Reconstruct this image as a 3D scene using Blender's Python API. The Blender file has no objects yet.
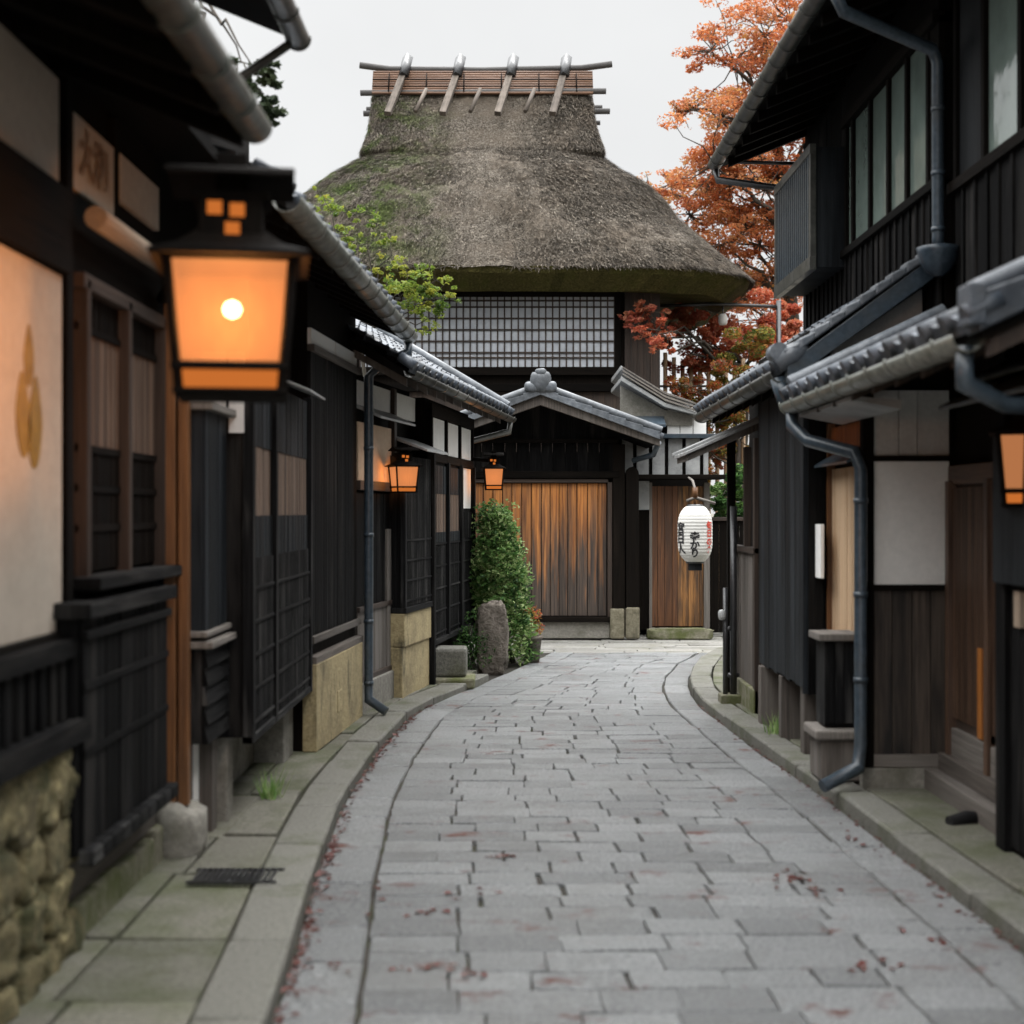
import bpy, math, random
from mathutils import Vector, noise
random.seed(11)
R = math.radians
sc = bpy.context.scene
COL = sc.collection

# ------------------------------------------------------------------ camera
cd = bpy.data.cameras.new('camera')
cam = bpy.data.objects.new('camera', cd); COL.objects.link(cam)
cam.location = (0, 0, 1.7); cam.rotation_euler = (R(90), 0, 0)
cd.lens = 50; cd.sensor_width = 36; cd.clip_start = 0.05; cd.clip_end = 2000
cd.dof.use_dof = True; cd.dof.focus_distance = 16.5; cd.dof.aperture_fstop = 1.7
sc.camera = cam

# ------------------------------------------------------------------ overcast daylight
SUN_EL, SUN_AZ = R(62), R(200)
w = bpy.data.worlds.new('World'); sc.world = w; w.use_nodes = True
nt = w.node_tree; N = nt.nodes; L = nt.links
for n in list(N): N.remove(n)
out = N.new('ShaderNodeOutputWorld'); bg = N.new('ShaderNodeBackground')
sky = N.new('ShaderNodeTexSky'); sky.sky_type = 'NISHITA'; sky.sun_disc = False
sky.sun_elevation = SUN_EL; sky.sun_rotation = SUN_AZ; sky.dust_density = 4; sky.air_density = 1.0
hs = N.new('ShaderNodeHueSaturation'); hs.inputs['Saturation'].default_value = 0.12
mix = N.new('ShaderNodeMix'); mix.data_type = 'RGBA'; mix.inputs[0].default_value = 0.93
tc = N.new('ShaderNodeTexCoord'); sep = N.new('ShaderNodeSeparateXYZ')
ramp = N.new('ShaderNodeMapRange')           # overcast cloud deck: brighter overhead than at the horizon
ramp.inputs['From Min'].default_value = 0.36; ramp.inputs['From Max'].default_value = 0.95
ramp.inputs['To Min'].default_value = 6.5; ramp.inputs['To Max'].default_value = 56.0
comb = N.new('ShaderNodeMix'); comb.data_type = 'RGBA'; comb.blend_type = 'MULTIPLY'; comb.inputs[0].default_value = 1
comb.inputs[6].default_value = (0.985, 0.995, 1.0, 1)
L.new(tc.outputs['Generated'], sep.inputs[0]); L.new(sep.outputs['Z'], ramp.inputs['Value'])
L.new(ramp.outputs[0], comb.inputs[7])
L.new(sky.outputs[0], hs.inputs['Color']); L.new(hs.outputs[0], mix.inputs[6]); L.new(comb.outputs[2], mix.inputs[7])
cn = N.new('ShaderNodeTexNoise'); cn.inputs['Scale'].default_value = 2.2; cn.inputs['Detail'].default_value = 5; cn.inputs['Roughness'].default_value = .55
cm = N.new('ShaderNodeMapRange'); cm.inputs[1].default_value = .3; cm.inputs[2].default_value = .7; cm.inputs[3].default_value = .93; cm.inputs[4].default_value = 1.06
cv = N.new('ShaderNodeMix'); cv.data_type = 'RGBA'; cv.blend_type = 'MULTIPLY'; cv.inputs[0].default_value = 1
L.new(tc.outputs['Generated'], cn.inputs['Vector']); L.new(cn.outputs[0], cm.inputs[0]); L.new(mix.outputs[2], cv.inputs[6]); L.new(cm.outputs[0], cv.inputs[7])
L.new(cv.outputs[2], bg.inputs['Color']); bg.inputs['Strength'].default_value = 0.1
L.new(bg.outputs[0], out.inputs['Surface'])
sd = bpy.data.lights.new('sun', 'SUN'); sd.energy = 1.0; sd.angle = R(25); sd.color = (1, .97, .93)
so = bpy.data.objects.new('sun', sd); COL.objects.link(so)
so.rotation_euler = (R(90) - SUN_EL, 0, R(180) - SUN_AZ + R(180))
sc.view_settings.view_transform = 'Standard'; sc.view_settings.look = 'None'
sc.view_settings.exposure = 0.5; sc.view_settings.gamma = 1.0
sc.cycles.use_denoising = True
sc.cycles.max_bounces = 8; sc.cycles.transparent_max_bounces = 12; sc.cycles.caustics_reflective = False
sc.cycles.sample_clamp_indirect = 4

# ------------------------------------------------------------------ materials
def newmat(name):
    m = bpy.data.materials.new(name); m.use_nodes = True
    t = m.node_tree
    return m, t, t.nodes['Principled BSDF']
def nnode(t, kind, **kw):
    n = t.nodes.new(kind)
    for k, v in kw.items(): setattr(n, k, v)
    return n
def mixc(t, fac, a, b, mode='MIX'):
    n = nnode(t, 'ShaderNodeMix', data_type='RGBA', blend_type=mode)
    for sock, val in ((0, fac), (6, a), (7, b)):
        if hasattr(val, 'is_linked') or hasattr(val, 'links'): t.links.new(val, n.inputs[sock])
        elif sock == 0: n.inputs[0].default_value = val
        else: n.inputs[sock].default_value = (*val, 1)
    return n.outputs[2]
def noiset(t, vec, scale3, detail=5, rough=.6, lo=.35, hi=.65):
    mp = nnode(t, 'ShaderNodeMapping'); mp.inputs['Scale'].default_value = scale3
    t.links.new(vec, mp.inputs[0])
    nz = nnode(t, 'ShaderNodeTexNoise'); nz.inputs['Scale'].default_value = 1
    nz.inputs['Detail'].default_value = detail; nz.inputs['Roughness'].default_value = rough
    t.links.new(mp.outputs[0], nz.inputs['Vector'])
    mr = nnode(t, 'ShaderNodeMapRange'); mr.inputs[1].default_value = lo; mr.inputs[2].default_value = hi
    t.links.new(nz.outputs[0], mr.inputs[0])
    return mr.outputs[0]
def vary(t, col, amount):
    at = nnode(t, 'ShaderNodeAttribute', attribute_name='rnd')
    mr = nnode(t, 'ShaderNodeMapRange'); mr.inputs[3].default_value = 1 - amount; mr.inputs[4].default_value = 1 + amount
    t.links.new(at.outputs['Fac'], mr.inputs[0])
    cb = nnode(t, 'ShaderNodeCombineColor')
    for i in range(3): t.links.new(mr.outputs[0], cb.inputs[i])
    return mixc(t, 1.0, col, cb.outputs[0], 'MULTIPLY')
def bump(t, b, h, strength, dist=.01):
    n = nnode(t, 'ShaderNodeBump'); n.inputs['Strength'].default_value = strength; n.inputs['Distance'].default_value = dist
    t.links.new(h, n.inputs['Height']); t.links.new(n.outputs[0], b.inputs['Normal'])

def wood(name, c1, c2, c3, var=.25, rough=.6, spec=.4, grain=(55, 1.6), blotch=(4, .5), amt=1.0, bmp=.5, lo3=.45, hi3=.75):
    """weathered timber: grain along uv.y, large weather stains, tone change from board to board"""
    m, t, b = newmat(name)
    uv = nnode(t, 'ShaderNodeTexCoord').outputs['UV']
    g = noiset(t, uv, (grain[0], grain[1], 1), 6, .65)
    st = noiset(t, uv, (blotch[0], blotch[1], 1), 4, .6, lo3, hi3)
    c = mixc(t, g, c1, c2)
    c = mixc(t, st, c, c3) if amt >= 1 else mixc(t, st, c, tuple(a * (1 - amt) + q * amt for a, q in zip(c1, c3)))
    c = vary(t, c, var)
    t.links.new(c, b.inputs['Base Color'])
    b.inputs['Roughness'].default_value = rough; b.inputs['Specular IOR Level'].default_value = spec
    bump(t, b, g, bmp, .004)
    return m
def stone(name, c1, c2, c3, var=.15, rough=.75, spec=.35, s1=40, s2=2.2, bmp=.5, dist=.006, lo3=.5, hi3=.75, g_lo=.38, g_hi=.62, stain=None):
    """granular mineral surface: speckle, stains, tone change from block to block"""
    m, t, b = newmat(name)
    oc = nnode(t, 'ShaderNodeTexCoord').outputs['Object']
    g = noiset(t, oc, (s1, s1, s1), 8, .7, g_lo, g_hi)
    st = noiset(t, oc, (s2, s2, s2), 6, .65, lo3, hi3)
    c = mixc(t, g, c1, c2); c = mixc(t, st, c, c3); c = vary(t, c, var)
    if stain:                                   # rust-brown leaf stains soaked into the stone here and there
        sm = noiset(t, oc, (2.6, 4.2, 1), 7, .7, .585, .68); c = mixc(t, sm, c, stain)
    t.links.new(c, b.inputs['Base Color'])
    rg = nnode(t, 'ShaderNodeMapRange'); rg.inputs[3].default_value = rough - .12; rg.inputs[4].default_value = rough + .12
    t.links.new(st, rg.inputs[0]); t.links.new(rg.outputs[0], b.inputs['Roughness'])
    b.inputs['Specular IOR Level'].default_value = spec
    bump(t, b, g, bmp, dist)
    return m
def emit(name, col, strength, transp=0.0):
    m, t, b = newmat(name); t.nodes.remove(b)
    e = nnode(t, 'ShaderNodeEmission'); e.inputs[0].default_value = (*col, 1); e.inputs[1].default_value = strength
    o = [n for n in t.nodes if n.type == 'OUTPUT_MATERIAL'][0]
    if transp:
        tr = nnode(t, 'ShaderNodeBsdfTransparent'); tr.inputs[0].default_value = (1, .72, .42, 1)
        mx = nnode(t, 'ShaderNodeMixShader'); mx.inputs[0].default_value = transp
        t.links.new(e.outputs[0], mx.inputs[1]); t.links.new(tr.outputs[0], mx.inputs[2]); t.links.new(mx.outputs[0], o.inputs[0])
    else: t.links.new(e.outputs[0], o.inputs[0])
    return m
def leafmat(name, cols, tr=.35):
    m, t, b = newmat(name)
    at = nnode(t, 'ShaderNodeAttribute', attribute_name='rnd')
    cr = nnode(t, 'ShaderNodeValToRGB'); els = cr.color_ramp.elements
    while len(els) < len(cols): els.new(.5)
    for i, c in enumerate(cols): els[i].position = i / (len(cols) - 1); els[i].color = (*c, 1)
    t.links.new(at.outputs['Fac'], cr.inputs[0]); t.links.new(cr.outputs[0], b.inputs['Base Color'])
    b.inputs['Roughness'].default_value = .55; b.inputs['Specular IOR Level'].default_value = .3
    tl = nnode(t, 'ShaderNodeBsdfTranslucent'); t.links.new(cr.outputs[0], tl.inputs[0])
    mx = nnode(t, 'ShaderNodeMixShader'); mx.inputs[0].default_value = tr
    o = [n for n in t.nodes if n.type == 'OUTPUT_MATERIAL'][0]
    t.links.new(b.outputs[0], mx.inputs[1]); t.links.new(tl.outputs[0], mx.inputs[2]); t.links.new(mx.outputs[0], o.inputs[0])
    return m
def glassy(name, c, rough=.06):
    m, t, b = newmat(name)
    oc = nnode(t, 'ShaderNodeTexCoord').outputs['Object']
    st = noiset(t, oc, (1.5, 1.5, 1.5), 4, .6)
    t.links.new(mixc(t, st, c, tuple(x * 1.6 for x in c)), b.inputs['Base Color'])
    b.inputs['Roughness'].default_value = rough; b.inputs['Specular IOR Level'].default_value = .9
    bump(t, b, st, .06, .02)
    return m

M = {}
M['black'] = wood('charred_boards', (.0014, .0014, .0015), (.0072, .0070, .0071), (.036, .033, .030), var=.7, rough=.8, spec=.08, lo3=.52, hi3=.8)
M['blackworn'] = wood('charred_boards_worn', (.0016, .0016, .0018), (.011, .011, .0114), (.085, .082, .078), var=.65, rough=.75, spec=.12, lo3=.5, hi3=.8, blotch=(9, .9))
M['dark'] = wood('dark_timber', (.0018, .0014, .0011), (.0080, .0058, .0042), (.0045, .0032, .0024), var=.45, rough=.8, spec=.08)
M['navy'] = wood('blue_black_boards', (.0018, .0026, .0036), (.0062, .0085, .011), (.024, .028, .032), var=.55, rough=.62, spec=.18)
M['brown'] = wood('brown_timber', (.022, .014, .010), (.058, .037, .026), (.02, .015, .012), var=.25, rough=.65)
M['greybrown'] = wood('grey_brown_boards', (.05, .042, .036), (.12, .10, .085), (.16, .145, .13), var=.2, rough=.75)
M['panelbrown'] = wood('stained_brown_boards', (.035, .026, .020), (.085, .066, .052), (.010, .008, .007), var=.25, rough=.65, blotch=(6, .8), lo3=.40, hi3=.58)
M['doorbrown'] = wood('red_brown_door_timber', (.05, .026, .016), (.13, .075, .046), (.035, .02, .014), var=.3, rough=.45, spec=.5)
M['ridgewood'] = wood('weathered_ridge_timber', (.05, .04, .032), (.14, .115, .095), (.08, .065, .052), var=.3, rough=.85)
M['lampsheen'] = wood('painted_lamplight_slats', (.30, .10, .02), (.55, .21, .05), (.2, .07, .02), var=.2, rough=.3, spec=.6)  # orange base colour imitates lamplight reflected on the door
M['redpole'] = wood('red_brown_pole', (.10, .042, .015), (.22, .095, .032), (.06, .03, .015), var=.1, rough=.5)
M['pale'] = wood('pale_timber', (.25, .19, .14), (.42, .33, .24), (.2, .16, .13), var=.15, rough=.7)
M['straw'] = wood('tan_boards', (.42, .27, .15), (.62, .44, .28), (.5, .36, .24), var=.12, rough=.65)
M['greywood'] = wood('silver_grey_timber', (.085, .075, .066), (.19, .17, .15), (.13, .115, .10), var=.2, rough=.8)
M['bamboo'] = wood('smoked_bamboo', (.11, .055, .03), (.20, .11, .065), (.07, .04, .028), var=.3, rough=.55, grain=(12, 3))
M['pole'] = wood('weathered_log', (.03, .028, .027), (.08, .075, .072), (.05, .047, .044), var=.2, rough=.75)

def gate_wood():
    m, t, b = newmat('orange_gate_boards')
    tcn = nnode(t, 'ShaderNodeTexCoord'); uv = tcn.outputs['UV']
    g = noiset(t, uv, (45, 1.2, 1), 6, .65); s1 = noiset(t, uv, (13, .7, 1), 4, .6, .36, .6)
    sp = nnode(t, 'ShaderNodeSeparateXYZ'); t.links.new(tcn.outputs['Object'], sp.inputs[0])
    # grey weathering climbs the boards unevenly from the sill: each streak ends at its own height
    ad = nnode(t, 'ShaderNodeMath', operation='MULTIPLY_ADD'); t.links.new(s1, ad.inputs[0]); ad.inputs[1].default_value = -1.0
    t.links.new(sp.outputs['Z'], ad.inputs[2])
    mr = nnode(t, 'ShaderNodeMapRange'); t.links.new(ad.outputs[0], mr.inputs[0])
    mr.inputs[1].default_value = .3; mr.inputs[2].default_value = 1.5
    c = mixc(t, g, (.20, .062, .013), (.58, .225, .05))
    dk = mixc(t, g, (.022, .016, .013), (.085, .06, .045))
    c = mixc(t, mr.outputs[0], dk, c); c = vary(t, c, .3)
    t.links.new(c, b.inputs['Base Color']); b.inputs['Roughness'].default_value = .6
    bump(t, b, g, .5, .004)
    return m
M['gate'] = gate_wood()
M['door'] = wood('brown_door_boards', (.06, .024, .011), (.16, .066, .025), (.032, .018, .012), var=.25, rough=.6, blotch=(10, .7))
M['doorlite'] = wood('golden_door_boards', (.15, .065, .02), (.38, .18, .058), (.06, .033, .018), var=.3, rough=.6, blotch=(11, 1.2), lo3=.4, hi3=.62)
M['plaster'] = stone('white_plaster', (.76, .755, .73), (.82, .81, .785), (.70, .69, .67), var=.03, rough=.85, s1=25, s2=1.5, bmp=.1)
M['plastergrey'] = stone('grey_plaster', (.46, .445, .425), (.54, .525, .50), (.40, .385, .37), var=.05, rough=.9, s1=30, bmp=.15)
M['cream'] = stone('cream_plaster', (.44, .375, .31), (.50, .435, .36), (.39, .33, .27), var=.04, rough=.85, s1=20, s2=1.2, bmp=.08)
M['peach'] = stone('peach_plaster', (.66, .47, .32), (.74, .55, .39), (.60, .43, .30), var=.04, rough=.85, s1=20, bmp=.08)
M['ochre'] = stone('ochre_render', (.27, .215, .115), (.40, .325, .18), (.17, .14, .085), var=.12, rough=.9, s1=35, s2=2.5, stain=(.10, .085, .05))
M['feet'] = stone('weathered_foot_stone', (.14, .125, .085), (.24, .215, .15), (.09, .082, .05), var=.15, rough=.9, s1=30, s2=9, stain=(.06, .055, .035))
M['slatbrown'] = wood('brown_slats', (.085, .055, .038), (.19, .128, .092), (.06, .042, .032), var=.45, rough=.7)
M['rubble'] = stone('yellow_fieldstone', (.15, .122, .06), (.36, .30, .155), (.085, .085, .04), var=.35, rough=.9, s1=30, s2=7, bmp=1.0, dist=.02, lo3=.45, hi3=.62)
M['concrete'] = stone('old_concrete', (.16, .15, .13), (.25, .235, .205), (.12, .115, .09), var=.1, rough=.9, s1=30, s2=3)
M['mossy'] = stone('mossy_stone', (.13, .12, .085), (.22, .205, .15), (.085, .095, .035), var=.15, rough=.9, s1=25, s2=4, lo3=.42, hi3=.62)
M['rock'] = stone('brown_rock', (.13, .11, .09), (.24, .205, .17), (.09, .085, .06), var=.1, rough=.85, s1=22, s2=5, bmp=.9, dist=.02)
M['sett'] = stone('granite_setts', (.165, .171, .175), (.40, .41, .412), (.20, .20, .193), var=.2, rough=.47, spec=.5, s1=70, s2=1.3, bmp=1.0, dist=.010, g_lo=.38, g_hi=.62, stain=(.15, .045, .03))
M['slab'] = stone('pavement_slabs', (.08, .076, .06), (.155, .147, .118), (.055, .065, .024), var=.16, rough=.8, s1=45, s2=1.8, lo3=.42, hi3=.7)
M['kerb'] = stone('kerb_stone', (.085, .083, .07), (.165, .16, .138), (.075, .08, .045), var=.14, rough=.75, s1=50, s2=2.5)
M['joint'] = stone('joint_earth', (.014, .012, .009), (.035, .029, .022), (.03, .035, .014), var=0, rough=.95, s1=40, s2=4)
M['plaza'] = stone('plaza_stone', (.19, .185, .17), (.31, .30, .275), (.17, .165, .13), var=.2, rough=.85, spec=.2, s1=45, s2=2)
M['ground'] = stone('bare_ground', (.09, .08, .065), (.14, .125, .10), (.07, .075, .04), var=0, rough=.95, s1=3, s2=.3)
M['tile'] = stone('grey_roof_tile', (.040, .049, .062), (.088, .10, .118), (.06, .064, .068), var=.45, rough=.55, spec=.45, s1=14, s2=5, bmp=.2)
M['tilelite'] = stone('silvery_ridge_tile', (.075, .085, .098), (.145, .157, .172), (.06, .066, .07), var=.3, rough=.5, spec=.5, s1=14, s2=5, bmp=.2)
M['steel'] = stone('slate_blue_metal', (.026, .038, .050), (.052, .070, .088), (.045, .05, .052), var=.15, rough=.40, spec=.5, s1=26, s2=3, bmp=.05)
M['gutter'] = stone('patina_gutter', (.075, .082, .072), (.165, .17, .15), (.06, .055, .04), var=.2, rough=.42, spec=.5, s1=22, s2=6, bmp=.1)
M['gutterdk'] = stone('dark_copper_gutter', (.035, .035, .031), (.085, .084, .074), (.03, .026, .02), var=.15, rough=.4, spec=.6, s1=10, s2=3, bmp=.1)
M['sheet'] = stone('grey_sheet_metal', (.24, .245, .245), (.40, .405, .40), (.16, .16, .155), var=.12, rough=.5, spec=.5, s1=8, s2=4, bmp=.1)
M['iron'] = stone('black_iron', (.012, .012, .013), (.03, .03, .032), (.02, .02, .02), var=.1, rough=.4, spec=.6, s1=20, s2=5, bmp=.2)
M['gold'] = stone('gold_leaf_paint', (.24, .135, .006), (.34, .20, .015), (.18, .095, .005), var=0, rough=.45, s1=12, s2=4, bmp=.05)
M['ink'] = stone('black_ink', (.012, .012, .015), (.02, .02, .022), (.02, .02, .02), var=0, rough=.7)
M['redink'] = stone('red_ink', (.52, .045, .025), (.62, .08, .045), (.5, .05, .03), var=0, rough=.7)
M['fadedink'] = stone('faded_ink', (.24, .165, .11), (.29, .20, .14), (.26, .18, .12), var=0, rough=.8)
M['paper'] = stone('white_lantern_paper', (.60, .59, .555), (.65, .64, .61), (.56, .54, .49), var=.03, rough=.7, s1=8, s2=2, bmp=.05)
M['shoji'] = stone('shoji_paper', (.52, .55, .60), (.64, .67, .71), (.45, .47, .5), var=.1, rough=.7, s1=6, s2=2, bmp=.02)
M['brownpaper'] = stone('old_brown_blind', (.24, .16, .11), (.34, .235, .17), (.19, .13, .095), var=.1, rough=.8, s1=15, s2=3, bmp=.05)
M['bark'] = wood('bark', (.035, .028, .022), (.09, .075, .06), (.05, .05, .035), var=.2, rough=.9, grain=(20, 5))
M['glass'] = glassy('window_glass', (.13, .165, .145))
def amber_pane():
    m, t, b = newmat('amber_glass'); t.nodes.remove(b)
    o = [n for n in t.nodes if n.type == 'OUTPUT_MATERIAL'][0]
    e = nnode(t, 'ShaderNodeEmission'); e.inputs[0].default_value = (1.0, .38, .145, 1); e.inputs[1].default_value = .44
    tl = nnode(t, 'ShaderNodeBsdfTranslucent'); oc = nnode(t, 'ShaderNodeTexCoord').outputs['Object']
    fb = noiset(t, oc, (30, 30, 9), 6, .7, .3, .7)                      # paper fibres
    t.links.new(mixc(t, fb, (.016, .0075, .0030), (.024, .0115, .0048)), tl.inputs[0])
    ad = nnode(t, 'ShaderNodeAddShader'); t.links.new(e.outputs[0], ad.inputs[0]); t.links.new(tl.outputs[0], ad.inputs[1])
    tr = nnode(t, 'ShaderNodeBsdfTransparent'); tr.inputs[0].default_value = (1, .72, .42, 1)
    mx = nnode(t, 'ShaderNodeMixShader'); mx.inputs[0].default_value = .30
    t.links.new(ad.outputs[0], mx.inputs[1]); t.links.new(tr.outputs[0], mx.inputs[2]); t.links.new(mx.outputs[0], o.inputs[0])
    return m
M['amber'] = amber_pane()
M['amberlow'] = emit('lit_amber_vent', (1.0, .27, .05), .4)
M['bulb'] = emit('bulb', (1.0, .82, .55), 26)
M['warmblind'] = emit('lit_blind', (1.0, .36, .10), .3)
M['leafred'] = leafmat('autumn_leaves', [(.26, .07, .028), (.46, .13, .045), (.54, .21, .075), (.38, .16, .08), (.52, .28, .09)], .55)
M['leafpink'] = leafmat('red_leaves', [(.34, .07, .04), (.52, .13, .06), (.48, .22, .12), (.46, .12, .08)], .5)
M['leafyel'] = leafmat('yellow_green_leaves', [(.07, .13, .02), (.16, .23, .03), (.24, .29, .05), (.34, .33, .05)], .45)
M['leafgrn'] = leafmat('green_leaves', [(.02, .055, .015), (.07, .16, .04), (.15, .27, .07), (.34, .42, .18)], .4)
M['leafmix'] = leafmat('mixed_autumn_leaves', [(.08, .10, .02), (.28, .25, .05), (.40, .16, .04), (.42, .08, .04), (.30, .28, .18)], .4)
M['pine'] = leafmat('pine_needles', [(.02, .035, .015), (.04, .06, .025), (.07, .09, .04)], .2)
M['litter'] = leafmat('fallen_red_leaves', [(.05, .014, .010), (.10, .018, .012), (.06, .028, .018)], .1)

def thatch_mat():
    m, t, b = newmat('thatch')
    tcn = nnode(t, 'ShaderNodeTexCoord'); oc = tcn.outputs['Object']; uv = tcn.outputs['UV']
    g = noiset(t, uv, (70, 9, 1), 8, .7, .3, .7); g2 = noiset(t, oc, (30, 30, 30), 8, .85, .42, .58)
    st = noiset(t, oc, (1.4, 1.4, 1.8), 6, .65, .45, .7)
    c = mixc(t, g, (.15, .122, .092), (.60, .525, .43)); c = mixc(t, g2, (.055, .042, .03), c)
    c = mixc(t, st, c, (.26, .21, .16))
    # moss grown on the lower left of the slope
    sp = nnode(t, 'ShaderNodeSeparateXYZ'); t.links.new(oc, sp.inputs[0])
    mx = nnode(t, 'ShaderNodeMapRange'); t.links.new(sp.outputs['X'], mx.inputs[0])
    mx.inputs[1].default_value = -.3; mx.inputs[2].default_value = -1.7
    ms = noiset(t, oc, (2.0, 2.0, 2.6), 8, .75, .45, .58)
    mm = nnode(t, 'ShaderNodeMath', operation='MULTIPLY'); t.links.new(mx.outputs[0], mm.inputs[0]); t.links.new(ms, mm.inputs[1])
    c = mixc(t, mm.outputs[0], c, (.12, .17, .035)); c = vary(t, c, .85)
    t.links.new(c, b.inputs['Base Color']); b.inputs['Roughness'].default_value = .9; b.inputs['Specular IOR Level'].default_value = .2
    bump(t, b, g2, 1.0, .05)
    return m
M['thatch'] = thatch_mat()
M['thatchcut'] = stone('mossy_cut_thatch', (.062, .054, .016), (.13, .112, .036), (.075, .082, .018), var=.2, rough=.95, spec=.1, s1=30, s2=3, bmp=1, dist=.04)

# ------------------------------------------------------------------ mesh helpers
class Fr:
    """a wall's own frame: s along the wall, o out of the wall, z up"""
    def __init__(s, x, y, ux, uy, nx, ny):
        l = math.hypot(ux, uy); s.o = Vector((x, y, 0)); s.u = Vector((ux / l, uy / l, 0))
        l = math.hypot(nx, ny); s.n = Vector((nx / l, ny / l, 0))
    def p(s, a, o, z): return s.o + s.u * a + s.n * o + Vector((0, 0, z))
def street_frame(x, y, dx, side):      # wall running along the lane; dx = sideways drift per metre; side +1 faces right
    return Fr(x, y, dx, 1, side, -dx * side)
def front_frame(y): return Fr(0, y, 1, 0, 0, -1)
W = Fr(0, 0, 1, 0, 0, 1)               # plain world axes

class MB:
    def __init__(s): s.v = []; s.f = []; s.uv = []; s.r = []; s.sm = []
    def face(s, idx, uvs, r, smooth=False):
        s.f.append(tuple(idx)); s.uv.extend(uvs); s.r.append(r); s.sm.append(smooth)
    def quad(s, a, b, c, d, uvs=None, r=None, smooth=False):
        i = len(s.v); s.v += [Vector(a), Vector(b), Vector(c), Vector(d)]
        s.face((i, i+1, i+2, i+3), uvs or [(0, 0), (1, 0), (1, 1), (0, 1)], random.random() if r is None else r, smooth)
        return s
    def box(s, fr, s0, s1, o0, o1, z0, z1, grain='v', r=None):
        P = [fr.p(a, o, z) for z in (z0, z1) for o in (o0, o1) for a in (s0, s1)]
        K = [(a, o, z) for z in (z0, z1) for o in (o0, o1) for a in (s0, s1)]
        i = len(s.v); s.v += P; r = random.random() if r is None else r
        du, dv = random.uniform(0, 40), random.uniform(0, 40)
        flip = (fr.u.cross(fr.n)).z < 0
        for q, ax in (((2, 3, 7, 6), 1), ((1, 0, 4, 5), 1), ((0, 2, 6, 4), 0), ((3, 1, 5, 7), 0), ((4, 6, 7, 5), 2), ((0, 1, 3, 2), 2)):
            q = [q[k] for k in (3, 2, 1, 0)]
            if flip: q = q[::-1]
            uv = []
            for k in q:
                a, o, z = K[k]
                if grain == 'v': p = (a, z) if ax == 1 else (o, z) if ax == 0 else (a, o)
                elif grain == 'h': p = (z, a) if ax == 1 else (o, z) if ax == 0 else (o, a)
                else: p = (a, z) if ax == 1 else (z, o) if ax == 0 else (a, o)
                uv.append((p[0] + du, p[1] + dv))
            s.face([i + k for k in q], uv, r)
        return s
    def tube(s, pts, rad, seg=12, caps=True, arc=None, r=None):
        pts = [Vector(p) for p in pts]; n = len(pts)
        rad = rad if isinstance(rad, (list, tuple)) else [rad] * n
        r = random.random() if r is None else r; du = random.uniform(0, 30)
        i0 = len(s.v); ln = 0; side = None; rows = []
        for k, p in enumerate(pts):
            d = (pts[min(k+1, n-1)] - pts[max(k-1, 0)]).normalized()
            if side is None:
                up = Vector((0, 0, 1)) if abs(d.z) < .95 else Vector((0, 1, 0))
                side = d.cross(up).normalized()
            else: side = (side - d * side.dot(d)).normalized()
            upv = side.cross(d).normalized()
            if k: ln += (p - pts[k-1]).length
            sc_ = 1.0
            if 0 < k < n-1:
                d1 = (pts[k] - pts[k-1]).normalized(); d2 = (pts[k+1] - pts[k]).normalized()
                sc_ = 1 / max(.5, math.cos(d1.angle(d2, 0) / 2))
            for j in range(seg + (1 if arc else 0)):
                a = (arc[0] + (arc[1] - arc[0]) * j / seg) if arc else 2 * math.pi * j / seg
                s.v.append(p + (side * math.cos(a) + upv * math.sin(a)) * rad[k] * (sc_ if not arc else 1))
            rows.append(ln)
        m = seg + 1 if arc else seg
        for k in range(n - 1):
            for j in range(seg):
                j2 = j + 1 if arc else (j + 1) % seg
                a, b, c, d_ = i0 + k*m + j, i0 + k*m + j2, i0 + (k+1)*m + j2, i0 + (k+1)*m + j
                u0, u1 = j / seg * .4, (j + 1) / seg * .4
                s.face((a, b, c, d_), [(u0+du, rows[k]), (u1+du, rows[k]), (u1+du, rows[k+1]), (u0+du, rows[k+1])], r, True)
        if caps and not arc:
            s.face([i0 + j for j in range(seg)][::-1], [(math.cos(j), math.sin(j)) for j in range(seg)], r)
            s.face([i0 + (n-1)*m + j for j in range(seg)], [(math.cos(j), math.sin(j)) for j in range(seg)], r)
        return s
    def lathe(s, prof, c, seg=24, r=None):
        c = Vector(c); i0 = len(s.v); r = random.random() if r is None else r
        for (q, z) in prof:
            for j in range(seg):
                a = 2 * math.pi * j / seg; s.v.append(c + Vector((q * math.cos(a), q * math.sin(a), z)))
        for k in range(len(prof) - 1):
            for j in range(seg):
                j2 = (j + 1) % seg
                s.face((i0+k*seg+j, i0+k*seg+j2, i0+(k+1)*seg+j2, i0+(k+1)*seg+j),
                       [(j/seg, prof[k][1]), ((j+1)/seg, prof[k][1]), ((j+1)/seg, prof[k+1][1]), (j/seg, prof[k+1][1])], r, True)
        return s
    def prism(s, fr, poly, s0, s1, r=None, grain='h'):
        """polygon in (o, z) pushed along s"""
        i = len(s.v); n = len(poly); r = random.random() if r is None else r
        d = random.uniform(0, 30)
        s.v += [fr.p(s0, o, z) for o, z in poly] + [fr.p(s1, o, z) for o, z in poly]
        s.face(range(i, i+n), [(o+d, z) for o, z in poly], r)
        s.face(list(range(i+n, i+2*n))[::-1], [(o+d, z) for o, z in poly], r)
        for k in range(n):
            k2 = (k + 1) % n; w0 = k * .3
            s.face((i+k2, i+k, i+n+k, i+n+k2), [(w0+.1+d, s0), (w0+d, s0), (w0+d, s1), (w0+.1+d, s1)], r)
        return s
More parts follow.
